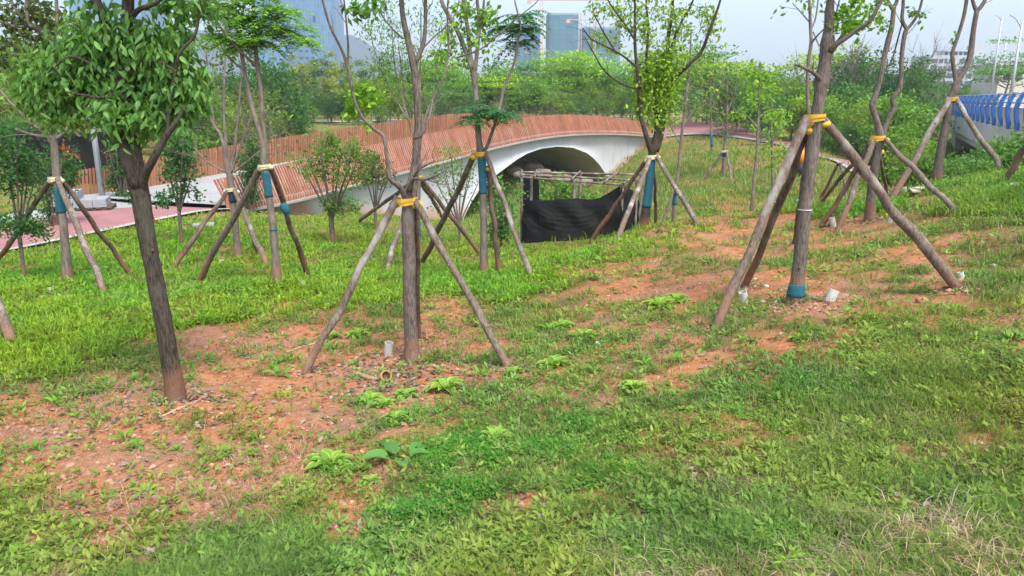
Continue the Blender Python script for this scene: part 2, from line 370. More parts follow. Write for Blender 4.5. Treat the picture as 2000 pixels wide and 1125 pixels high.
def build_ground():
    ys = np.concatenate([np.linspace(-9, 0.6, 28), 0.6 + 1.0 * (np.exp(np.linspace(0, math.log(4001), 1150)) - 1)])
    w = 3.2 + np.maximum(ys, 0) * 1.05
    u = np.linspace(-1, 1, 560); u = u * (0.55 + 0.45 * np.abs(u) ** 3) * 1.35
    X = u[None, :] * w[:, None] * 1.3; Y = np.broadcast_to(ys[:, None], X.shape)
    Z = H(X, Y)
    near = np.clip((14 - np.hypot(X, Y)) / 8, 0, 1)
    cv = cover(X, Y, Z)
    Z = Z + near * ((fbm(X * 7.3, Y * 7.3, 61, 3) - 0.5) * 0.026 + (fbm(X * 19, Y * 19, 71, 2) - 0.5) * 0.014) * (1.15 - cv)
    mb = MB(); C = np.stack([cv, np.clip((np.hypot(X, Y) - 12.5) / 4, 0, 1), np.zeros_like(cv)], -1)
    grid(mb, np.stack([X, Y, Z], -1), C)
    t = NT('red_clay_and_turf')
    g = t.n.new('ShaderNodeNewGeometry'); pos = g.outputs['Position']
    n1 = t.noise(pos, 1.7, 5, 0.6); n2 = t.noise(pos, 14, 5, 0.65); n3 = t.noise(pos, 70, 3, 0.6); nf = t.noise(pos, 0.11, 4, 0.6)
    clay = t.ramp(n2, [(0.28, (0.20, 0.072, 0.030)), (0.5, (0.39, 0.155, 0.066)), (0.72, (0.48, 0.225, 0.115))])
    clay = t.mix(t.ramp(n1, [(0.46, (0, 0, 0)), (0.72, (0.8, 0.8, 0.8))]), clay, (0.25, 0.155, 0.10))
    clay = t.mix(t.ramp(n3, [(0.60, (0, 0, 0)), (0.72, (0.8, 0.8, 0.8))]), clay, (0.46, 0.33, 0.24))
    clay = t.mix(t.ramp(n3, [(0.26, (0.85, 0.85, 0.85)), (0.38, (0, 0, 0))]), clay, (0.10, 0.055, 0.036))
    turf = t.ramp(n2, [(0.3, (0.035, 0.050, 0.014)), (0.55, (0.085, 0.105, 0.028)), (0.75, (0.17, 0.12, 0.06))])  # turf kept dark: shade between the grass blades is painted into it
    turf = t.mix(t.ramp(nf, [(0.50, (0, 0, 0)), (0.70, (0.5, 0.5, 0.5))]), turf, (0.15, 0.12, 0.045))
    a = t.attr(); sp = t.n.new('ShaderNodeSeparateColor'); t.l.new(a.outputs['Color'], sp.inputs[0])
    turf = t.mix(sp.outputs[1], turf, t.ramp(n2, [(0.3, (0.060, 0.115, 0.022)), (0.72, (0.120, 0.190, 0.036))])); k = t.math('ADD', sp.outputs[0], t.math('MULTIPLY', t.math('SUBTRACT', n2, 0.5), 0.9))
    f = t.ramp(k, [(0.52, (0, 0, 0)), (0.95, (0.85, 0.85, 0.85))])
    c = t.mix(f, clay, turf)
    hgt = t.math('ADD', t.math('MULTIPLY', n2, 1.0), t.math('MULTIPLY', n3, 0.5))
    mat = t.done(t.pbr(c, 0.95, t.bump(hgt, 0.9, 0.03), 0, 0.1))
    tag(mb.build('ground', mat), kind='structure')
build_ground()

# ------------------------------------------------------------------ footbridge and its paths
def lerp_tab(v, tab, k): return np.interp(v, [t[0] for t in tab], [t[k] for t in tab])
NEAR = [(450,414,19),(528,403,20.5),(621,380,22.6),(693,359,24.6),(787,336,27.2),(870,314,29.6),(960,289,32.6),(1067,267,36.2),(1147,261,39.2),(1227,262,42.6),(1262,265,44.6),(1305,270,47.2)]
TOPY = [(450,351),(457,351),(539,326),(584,318),(717,291),(781,273),(901,252),(1013,232),(1093,223.5),(1173,225),(1253,235),(1285,247),(1305,262)]
cb = spline([P(*q) for q in NEAR], lambda r: 0.10)
_s = np.concatenate([[0], np.cumsum(np.linalg.norm(np.diff(cb[:, :2], axis=0), axis=1))])
SL = np.arange(0, _s[-1], 0.118)
cb = np.column_stack([np.interp(SL, _s, cb[:, k]) for k in range(3)])
k_ = np.ones(41) / 41
def sm(a):
    p = np.concatenate([a[0] - (a[1:21][::-1] - a[0]), a, a[-1] - (a[-21:-1][::-1] - a[-1])]); return np.convolve(p, k_, 'valid')
cb = np.column_stack([sm(cb[:, k]) for k in range(3)])
tan = np.gradient(cb[:, :2], axis=0); tan /= np.linalg.norm(tan, axis=1, keepdims=True)
nl = np.column_stack([-tan[:, 1], tan[:, 0]])                    # towards the far side of the deck
def off(d, dz=0.0): return np.column_stack([cb[:, :2] + nl * d, cb[:, 2] + dz])
ppx, ppy = proj(cb[:, 0], cb[:, 1], cb[:, 2])
# rail top: 0.42 m in from the skirt's foot, at the height the picture gives
topc = off(0.42)
tpy = np.interp(ppx, [q[0] for q in TOPY], [q[1] for q in TOPY])
topz = np.array([ray(a, b)[2] / ray(a, b)[1] for a, b in zip(ppx, tpy)]) * topc[:, 1]
topz = sm(np.clip(topz - cb[:, 2], 0.22, 1.12)); BW = 5.5
m_slat = m_plain('terracotta_wood', (0.355, 0.142, 0.078), 0.65, 0.22, 6, stretch=(1, 1, 0.3), attr=True)
m_white = None
def white_wall():
    t = NT('white_plaster'); g = t.n.new('ShaderNodeNewGeometry'); n = t.noise(g.outputs['Position'], 0.8, 4); n2 = t.noise(t.coord('Object', (2.5, 2.5, 0.25)), 1.6, 4)
    c = t.ramp(n, [(0.3, (0.40, 0.415, 0.42)), (0.7, (0.48, 0.49, 0.485))]); c = t.mix(t.ramp(n2, [(0.55, (0, 0, 0)), (0.8, (0.65, 0.65, 0.65))]), c, (0.29, 0.285, 0.255))
    a = t.attr(); sp = t.n.new('ShaderNodeSeparateColor'); t.l.new(a.outputs['Color'], sp.inputs[0])
    k = t.math('ADD', sp.outputs[0], t.math('MULTIPLY', t.math('SUBTRACT', n, 0.5), 0.8))
    c = t.mix(t.ramp(k, [(0.0, (0.9, 0.9, 0.9)), (0.42, (0, 0, 0))]), c, (0.36, 0.17, 0.085))
    return t.done(t.pbr(c, 0.75, None, 0, 0.2))
m_white = white_wall()
m_deck = m_plain('pale_concrete', (0.30, 0.295, 0.275), 0.85, 0.12, 1.2, bump=0.2)
m_lane = m_plain('pink_asphalt', (0.30, 0.135, 0.130), 0.9, 0.14, 1.6, bump=0.3)
m_kerb = m_plain('pale_kerbstone', (0.36, 0.35, 0.32), 0.85, 0.12, 2.0)

def build_bridge():
    root = thing('footbridge', (cb[len(cb) // 2][0], cb[len(cb) // 2][1], -4.4), 'white arched footbridge with curving terracotta slat railings', 'footbridge')
    n = len(cb)
    # slats: skirt-like near railing, leaning in at the top; far railing the same, mirrored
    for side in (0, 1):
        mb = MB(); foot = off(0.0, 0.0) if side == 0 else off(BW, 0.17)
        top = np.column_stack([off(0.42)[:, :2] if side == 0 else off(BW - 0.10)[:, :2], cb[:, 2] + topz + (0.04 if side else 0)])
        sgn = -1 if side == 0 else 1
        for i in range(n):
            w = math.sin(SL[i] * 5.2 + 1.0); bulge = 0.012 * w
            f, t_ = foot[i], top[i]; mid = (f + t_) / 2 + np.array([*(sgn * nl[i] * bulge), 0.0])
            hw = tan[i] * (0.022 if side == 0 else 0.016); dp = nl[i] * (0.026 if side == 0 else 0.034); c = 0.85 + 0.3 * random.random(); ring = []
            for q in (f, mid, t_): ring += [[*(q[:2] - hw - dp), q[2]], [*(q[:2] + hw - dp), q[2]], [*(q[:2] + hw + dp), q[2]], [*(q[:2] - hw + dp), q[2]]]
            hexa(mb, ring[0:8], (c, c, c)); hexa(mb, ring[4:12], (c, c, c))
        rl = mb.build('railing', m_slat, root, smooth=False)
        fr = MB(); j = list(range(0, n, 6)) + [n - 1]; inn = nl * (0.09 if side == 0 else -0.09)
        for k in (0.03, 0.96):
            L = foot[j] * (1 - k) + top[j] * k + np.column_stack([inn[j], np.zeros(len(j))]); tube(fr, L, [0.022] * len(L), 6, smooth_path=False)
        fr.build('rail', m_plain('rail_steel', (0.30, 0.13, 0.07), 0.5, 0.1), rl)
    # end post of the near railing
    ep = MB(); box(ep, (cb[0][0] - 0.02, cb[0][1] - 0.06, cb[0][2] + 0.42), (0.07, 0.07, 0.95)); ep.build('end_post', m_slat, root, smooth=False)
    # deck slab
    mb = MB(); e0, e1 = off(0.05, 0.17), off(BW + 0.05, 0.17)
    T = np.stack([e0 * (1 - k) + e1 * k for k in np.linspace(0, 1, 5)], 1); B = T - np.array([0, 0, 0.22])
    grid(mb, T); grid(mb, B, flip=True); grid(mb, np.stack([B[:, 0], T[:, 0]], 1)); grid(mb, np.stack([T[:, -1], B[:, -1]], 1))
    mb.build('deck', m_deck, root, smooth=False)
    # white edge strip under the skirt
    mb = MB()
    for d0 in (-0.10, BW + 0.02):
        A = [off(d0, -0.06), off(d0 + 0.16, -0.06), off(d0 + 0.16, 0.005), off(d0, 0.005)]
        for a_, b_ in ((0, 3), (3, 2), (1, 0)): grid(mb, np.stack([A[a_], A[b_]], 1))
    mb.build('edge_strip', m_deck, root, smooth=False)
    # body: both faces with the arch cut out, and the arch's barrel
    ARC = [(880,440),(902,427),(917,398),(934,372),(957,350),(984,330),(1010,311),(1029,300),(1056,290.5),(1088,286),(1120,288.5),(1147,299),(1160,309),(1173,323),(1187,343),(1194,356),(1198,372)]
    apx = np.array([q[0] for q in ARC], float); apy = np.array([q[1] for q in ARC], float)
    face = off(0.12); fpx, _ = proj(face[:, 0], face[:, 1], face[:, 2]); inside = (fpx > 897) & (fpx < 1197)
    az = np.array([P(a, np.interp(a, apx, apy), yy)[2] for a, yy in zip(fpx, face[:, 1])])
    for side, d in ((0, 0.12), (1, BW - 0.12)):
        F_ = off(d); g = H(F_[:, 0], F_[:, 1])
        topb = cb[:, 2] - 0.02; bot = np.where(inside, np.minimum(np.maximum(az, g - 0.4), topb - 0.05), np.minimum(g - 0.5, topb - 0.3))
        ks = np.linspace(0, 1, 12); lean = 0.35 * (1 if side == 0 else -1)
        Q = np.stack([np.column_stack([F_[:, :2] + nl * (lean * (1 - (2 * abs(k - 0.5)) ** 2)) * 0.5, topb * k + bot * (1 - k)]) for k in ks], 1)
        hh = np.clip((Q[..., 2] - (g[:, None])) * 0.8, 0, 1)
        C = np.stack([hh, hh, hh], -1); mb = MB(); grid(mb, Q, C, flip=(side == 0)); mb.build('side_wall', m_white, root, smooth=True)
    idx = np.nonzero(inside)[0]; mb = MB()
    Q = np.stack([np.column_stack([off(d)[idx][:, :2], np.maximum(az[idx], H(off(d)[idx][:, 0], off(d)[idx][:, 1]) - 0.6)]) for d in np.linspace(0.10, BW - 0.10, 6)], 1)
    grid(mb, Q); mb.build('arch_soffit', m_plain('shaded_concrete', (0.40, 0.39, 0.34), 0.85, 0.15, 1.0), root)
    return az
AZ = build_bridge()

def strip(name, A, B, mat, dz, kind='structure', na=8):
    """A sheet between two plan polylines (same number of rows), lying dz above the ground."""
    A, B = np.asarray(A, float), np.asarray(B, float); a = spline(np.column_stack([A[:, :2], B[:, :2]]), lambda r: 0.3)
    mb = MB(); Q = []
    for k in np.linspace(0, 1, na):
        xy = a[:, :2] * (1 - k) + a[:, 2:4] * k; Q.append(np.column_stack([xy, H(xy[:, 0], xy[:, 1]) + dz]))
    grid(mb, np.stack(Q, 1), flip=True); return tag(mb.build(name, mat), kind=kind)
# left approach: near edge, lane edge, far edge (plan)
nearE = [(-13.2,1.0),(-11.4,7.0),(-9.35,13.0),(-8.2,16.2),(-7.35,19.0),(-7.0,20.0)]
laneE = [(-15.4,1.0),(-13.5,7.6),(-11.45,14.2),(-10.6,17.6),(-9.0,19.7),(-7.4,20.2)]
farE = [(-16.6,1.0),(-14.8,8.0),(-12.5,15.2),(-12.0,18.2),(-11.8,20.6),(-11.6,21.6)]
strip('cycle_lane', nearE, laneE, m_lane, 0.06)
strip('path', laneE, farE, m_deck, 0.064)
strip('kerb', [(x + 0.02, y - 0.02) for x, y in nearE[:-1]], [(x + 0.20, y - 0.12) for x, y in nearE[:-1]], m_kerb, 0.072, na=3)
# far approach: curves to the right and back towards the viewer
fN = [P(1300,268,47),P(1349,264,46.5),P(1409,263,44.5),P(1473,276,41),P(1520,286,36.5),P(1567,303,32),P(1640,326,28.5),P(1700,345,26),P(1800,375,24)]
fF = [P(1270,248,50),P(1336,241,54),P(1392,247,52.5),P(1477,259,48),P(1533,273,42),P(1571,286,37),P(1640,304,32.5),P(1710,325,30),P(1830,350,28)]
fN, fF = np.array(fN), np.array(fF); fM = fN * 0.87 + fF * 0.13
strip('path', fN, fM, m_deck, 0.07)
strip('cycle_lane', fM, fF, m_lane, 0.075)

# ------------------------------------------------------------------ road bridge with the blue railing
m_blue = m_plain('blue_enamel', (0.026, 0.115, 0.38), 0.5, 0.12, 4, spec=0.5)
m_conc = None
def stained_concrete():
    t = NT('stained_concrete'); v = t.coord('Object', (3, 3, 0.18)); n = t.noise(v, 2.2, 5, 0.65); n2 = t.noise(t.coord(), 0.7, 3)
    c = t.ramp(n2, [(0.3, (0.44, 0.41, 0.36)), (0.7, (0.56, 0.53, 0.47))]); c = t.mix(t.ramp(n, [(0.52, (0, 0, 0)), (0.74, (0.75, 0.75, 0.75))]), c, (0.24, 0.215, 0.18))
    return t.done(t.pbr(c, 0.85, None, 0, 0.2))
m_conc = stained_concrete(); m_cream = m_plain('cream_concrete', (0.50, 0.46, 0.40), 0.8, 0.1, 2); m_steel = m_plain('galvanised_steel', (0.42, 0.44, 0.47), 0.4, 0.08, 5, metal=0.3)
A0, A1 = P(1960, 250, 22), P(1857, 228.5, 40); RD = A1 - A0; RD[2] = 0; RD /= np.linalg.norm(RD); RN = np.array([RD[1], -RD[0], 0])   # RN points away from us (right)
if RN[0] < 0: RN = -RN
RB = lambda s, o, z: A0 + RD * s + RN * o + np.array([0, 0, z])
def build_road():
    root = thing('road_bridge', RB(10, 4, -1.9), 'concrete road bridge with bright blue railing beyond the grassy bank', 'bridge')
    mb = MB(); s0, s1 = -9.0, 26.0
    def seg(a, b, o0, o1, z0, z1): hexa(mb, [RB(a, o0, z0), RB(a, o1, z0), RB(b, o1, z0), RB(b, o0, z0), RB(a, o0, z1), RB(a, o1, z1), RB(b, o1, z1), RB(b, o0, z1)])
    s = s0
    while s < s1: seg(s, min(s1, s + 1.22), 0.0, 0.5, -0.72, -0.01); s += 1.235
    mb.build('girder', m_conc, root, smooth=False)
    mb = MB(); seg(s0, s1, 0.12, 0.7, -0.98, -0.722); seg(s0, s1, 0.52, 9.0, -0.7, -0.12); mb.build('deck_slab', m_cream, root, smooth=False)
    mb = MB(); seg(s0, s1, 0.22, 0.42, 0.0, 0.58); seg(s0, s1, 8.3, 8.6, -0.1, 0.75); mb.build('parapet', m_cream, root, smooth=False)
    mb = MB(); seg(s1 - 3, s1, 0.6, 8.4, -4.8, -0.99); mb.build('pier', m_conc, root, smooth=False)
    mb = MB()
    for o, z in ((0.06, 0.96), (0.03, 0.72)):
        tube(mb, [RB(s0, o, z), RB(s1, o, z)], [0.024, 0.024], 8, smooth_path=False)
    mb.build('handrail', m_steel, root)
    s = s0 + 0.4
    prof = [(0.10, -0.10), (0.02, -0.10), (0.0, 0.14), (-0.07, 0.36), (-0.10, 0.58), (-0.06, 0.80), (0.06, 1.0), (0.17, 1.0), (0.07, 0.84), (0.0, 0.6), (0.03, 0.36), (0.10, 0.14)]
    while s < s1:
        pb = MB(); prism(pb, prof, lambda o, z: RB(s - 0.15, o * 0.85, z), lambda o, z: RB(s + 0.15, o * 0.85, z)); pb.build('railing_post', m_blue, root, smooth=False); s += 1.62
build_road()
def lamp_post(px, top, Y, base_z, arms, label):
    b = P(px, top, Y); x, y, zt = b; hgt = zt - base_z; root = thing('street_lamp', (x, y, base_z), label, 'street lamp', 'tall street lamps along the road bridge')
    mb = MB(); tube(mb, [(x, y, base_z), (x, y, zt)], [0.16, 0.07], 8, smooth_path=False); mb.build('pole', m_steel, root)
    for dx, dz in arms:
        mb = MB(); tube(mb, [(x, y, zt - 0.5), (x + dx * 0.5, y, zt - 0.1 + dz * 0.6), (x + dx, y, zt + dz)], [0.05, 0.045, 0.04], 6); a = mb.build('arm', m_steel, root)
        lb = MB(); box(lb, (x + dx, y, zt + dz), (1.0, 0.36, 0.14)); lb.build('lamp_head', m_plain('lamp_grey', (0.5, 0.52, 0.55), 0.4, 0.05), a, smooth=False)
lamp_post(1958, 32, 88, -1, [(-0.8, 0.1), (0.9, 0.1)], 'double-armed street lamp, the taller one left of the frame edge lamp')
lamp_post(1997, 42, 62, -1, [(-1.1, 0.5), (1.0, 0.2)], 'street lamp at the far right edge, nearest of the tall lamps')
lamp_post(1967, 70, 120, -1, [(-0.7, 0.05), (0.9, 0.05)], 'smaller T-shaped street lamp standing farthest down the road')

# ------------------------------------------------------------------ far hills and buildings
def build_hills():
    mb = MB()
    for Yd, tab in ((1500, [(-900,60),(-300,75),(60,85),(250,92),(380,56),(470,75),(560,100),(640,75),(690,66),(740,98),(830,125),(900,150),(1000,158),(1200,160),(1340,142),(1400,122),(1450,128),(1520,150),(1600,158),(1750,165),(2100,170),(2800,160)]),):
        xs = np.linspace(-900, 2800, 150); hy = np.interp(xs, [t[0] for t in tab], [t[1] for t in tab]) + (fbm(xs / 60, xs * 0, 5, 4) - 0.5) * 16
        T = np.array([P(a, b, Yd) for a, b in zip(xs, hy)]); Q = []
        for k in np.linspace(0, 1, 9):
            z = -6 + (T[:, 2] + 6) * math.sin(k * math.pi / 2); Q.append(np.column_stack([T[:, 0] * (1 + (k - 1) * 0.25), T[:, 1] - (1 - k) * 400, z]))
        for k in (0.5, 1.0): Q.append(np.column_stack([T[:, 0] * (1 + 0.2 * k), T[:, 1] + 450 * k, -6 + (T[:, 2] + 6) * (1 - k)]))
        grid(mb, np.stack(Q, 1), flip=False)
    tag(mb.build('hills', m_plain('wooded_hill', (0.045, 0.085, 0.075), 1.0, 0.35, 0.02, spec=0.0)), kind='structure')
build_hills()

def facade_mat(name, glass, frame, sx, sz, rough=0.25, spec=0.5, u=1.0, bandz=None):
    """Curtain wall: thin mullions over panes whose tint varies pane by pane (object space)."""
    t = NT(name); tc = t.n.new('ShaderNodeUVMap'); tc.uv_map = 'UVMap'
    b = t.n.new('ShaderNodeTexBrick'); t.l.new(tc.outputs[0], b.inputs['Vector']); b.offset = 0.0; b.squash = 1.0
    b.inputs['Scale'].default_value = 1.0; b.inputs['Brick Width'].default_value = sx; b.inputs['Row Height'].default_value = sz; b.inputs['Mortar Size'].default_value = sx * 0.10
    b.inputs['Color1'].default_value = (*[c * 0.82 for c in glass], 1); b.inputs['Color2'].default_value = (*[min(1, c * 1.2) for c in glass], 1); b.inputs['Mortar'].default_value = (*frame, 1)
    return t.done(t.pbr(b.outputs[0], rough, None, 0, spec))
def uv_wall(me, U):
    uv = me.uv_layers.new(name='UVMap'); li = np.zeros(len(me.loops), np.int32); me.loops.foreach_get('vertex_index', li)
    uv.data.foreach_set('uv', np.ascontiguousarray(U[li], np.float32).ravel())
def tower(px0, px1, pyt, pyb, Y, depth_m, name, label, mat, round_=0.0, top_m=None, extra=None, group=None):
    """A high-rise standing at distance Y between two picture columns; plan with rounded corners."""
    a, b = P(px0, pyb, Y), P(px1, pyb, Y); zt = P(px0, pyt, Y)[2] if top_m is None else top_m; z0 = -3.0
    w = b[0] - a[0]; c = np.array([(a[0] + b[0]) / 2, Y + depth_m / 2]); n = 48 if round_ else 4
    if round_:
        th = np.arange(n) * 2 * math.pi / n + 1e-3; e = 2 / (2 + (1 - round_) * 6)
        pl = np.column_stack([np.sign(np.cos(th)) * np.abs(np.cos(th)) ** e * w / 2, np.sign(np.sin(th)) * np.abs(np.sin(th)) ** e * depth_m / 2]) + c
    else: pl = np.array([[-w / 2, -depth_m / 2], [w / 2, -depth_m / 2], [w / 2, depth_m / 2], [-w / 2, depth_m / 2]]) + c
    root = thing(name, (c[0], c[1], z0), label, 'building', group)
    pl2 = np.vstack([pl, pl[:1]]); L = np.concatenate([[0], np.cumsum(np.linalg.norm(np.diff(pl2, axis=0), axis=1))])
    mb = MB(); nn = len(pl2); V = np.vstack([np.column_stack([pl2, np.full(nn, z0)]), np.column_stack([pl2, np.full(nn, zt)])])
    j = np.arange(nn - 1); mb.add(V, np.stack([j, j + 1, j + 1 + nn, j + nn], -1)); o = mb.build('wall', mat, root, smooth=False)
    uv_wall(o.data, np.column_stack([np.concatenate([L, L]), V[:, 2]]))
    mb = MB(); m = len(pl); mb.add(np.vstack([np.column_stack([pl, np.full(m, zt)]), np.column_stack([(pl - c) * 0.995 + c, np.full(m, zt + 1.2)])]), [np.stack([np.arange(m), (np.arange(m) + 1) % m, (np.arange(m) + 1) % m + m, np.arange(m) + m], -1), (np.arange(m) + m)[None, :]])
    mb.build('roof', m_plain('roof_grey', (0.25, 0.28, 0.30), 0.8, 0.1), root, smooth=False)
    return root, c, w, zt
g_blue = facade_mat('blue_curtain_wall', (0.085, 0.175, 0.29), (0.15, 0.235, 0.33), 1.5, 3.4, 0.3, 0.4)
g_net = facade_mat('construction_netting', (0.06, 0.17, 0.215), (0.075, 0.14, 0.18), 4.2, 3.0, 0.9, 0.1)
rt, c, w, zt = tower(545, 656, 0, 128, 400, 30, 'glass_tower', 'tall blue glass tower with rows of small dark openings', g_blue, 0.25, top_m=118)
mo = m_plain('dark_opening', (0.03, 0.06, 0.11), 0.5, 0.1)
for r in range(13):
    for k in range(4):
        if (r * 7 + k * 3) % 11 == 0: continue
        mb = MB(); x = P(585 + k * 11.5, 60, 400)[0]; z = 21 + 3.4 * (r - 5); 
        if z < 2 or z > 30: continue
        box(mb, (x, 399.8, z), (1.5, 0.5, 0.75)); mb.build('window', mo, rt, smooth=False)
mb = MB(); box(mb, (P(614, 37, 400)[0], 399.8, P(614, 37, 400)[2]), (1.2, 0.5, 2.6)); mb.build('window', mo, rt, smooth=False)
tower(500, 546, 0, 128, 412, 26, 'glass_tower', 'pale blue glass slab tower joined beside the taller rounded tower', facade_mat('pale_curtain_wall', (0.12, 0.24, 0.38), (0.19, 0.29, 0.41), 1.3, 3.4, 0.3, 0.4), 0.0, top_m=116)
tower(498, 560, 86, 128, 392, 20, 'podium_block', 'low dark blue glass block at the foot of the tower', facade_mat('dark_curtain_wall', (0.07, 0.17, 0.33), (0.15, 0.27, 0.42), 1.5, 3.4, 0.2, 0.7), 0.0)
tower(150, 288, 0, 130, 430, 36, 'glass_tower', 'light blue glass tower behind the leafy tree at the left', facade_mat('striped_curtain_wall', (0.11, 0.22, 0.33), (0.16, 0.265, 0.36), 1.6, 3.4, 0.3, 0.4), 0.0, top_m=120)
tower(1068, 1130, 29, 110, 520, 24, 'netted_tower', 'tallest of the three green-netted towers under construction', g_net, 0.3, group='netted towers under construction')
tower(1134, 1213, 56, 110, 540, 26, 'netted_tower', 'wide netted tower under construction, shorter and right of the tallest', g_net, 0.3, group='netted towers under construction')
tower(1006, 1056, 50, 110, 560, 24, 'netted_tower', 'bluish netted tower under construction, left of the tallest', facade_mat('blue_netting', (0.07, 0.16, 0.26), (0.09, 0.15, 0.22), 4.2, 3.0, 0.9, 0.1), 0.2, group='netted towers under construction')
m_crane = m_plain('crane_paint', (0.55, 0.33, 0.27), 0.5, 0.1)
def crane(px, pyt, Y, jib, label):
    b = P(px, pyt, Y); root = thing('tower_crane', (b[0], b[1], -3), label, 'crane', 'tower cranes among the netted towers'); mb = MB()
    for k in (-0.7, 0.7):
        for q in (-0.7, 0.7): bar(mb, (b[0] + k, Y + q, -3), (b[0] + k, Y + q, b[2]), 0.3, 0.3, up=(0, 1, 0))
    z = -3.0
    while z < b[2] - 3: bar(mb, (b[0] - 0.7, Y - 0.7, z), (b[0] + 0.7, Y - 0.7, z + 3), 0.2, 0.2, up=(0, 1, 0)); z += 3
    mb.build('mast', m_crane, root, smooth=False)
    mb = MB()
    if jib:
        bar(mb, (b[0] - 9, Y, b[2] + 1), (b[0] + jib, Y, b[2] + 1), 0.9, 0.5); bar(mb, (b[0], Y, b[2]), (b[0], Y, b[2] + 5), 0.6, 0.6, up=(0, 1, 0)); bar(mb, (b[0], Y, b[2] + 5), (b[0] + jib * 0.7, Y, b[2] + 1.2), 0.15, 0.15); bar(mb, (b[0], Y, b[2] + 5), (b[0] - 8, Y, b[2] + 1.2), 0.15, 0.15)
        box(mb, (b[0] - 8, Y, b[2]), (2.5, 1.2, 2)); mb.build('jib', m_crane, root, smooth=False)
crane(1058, 4, 500, 42, 'thin tower crane with long jib rising above the netted towers')
crane(1134, 42, 500, 12, 'short-jibbed crane against the right netted tower')
crane(1163, 12, 495, 0, 'bare crane mast in front of the wide netted tower')

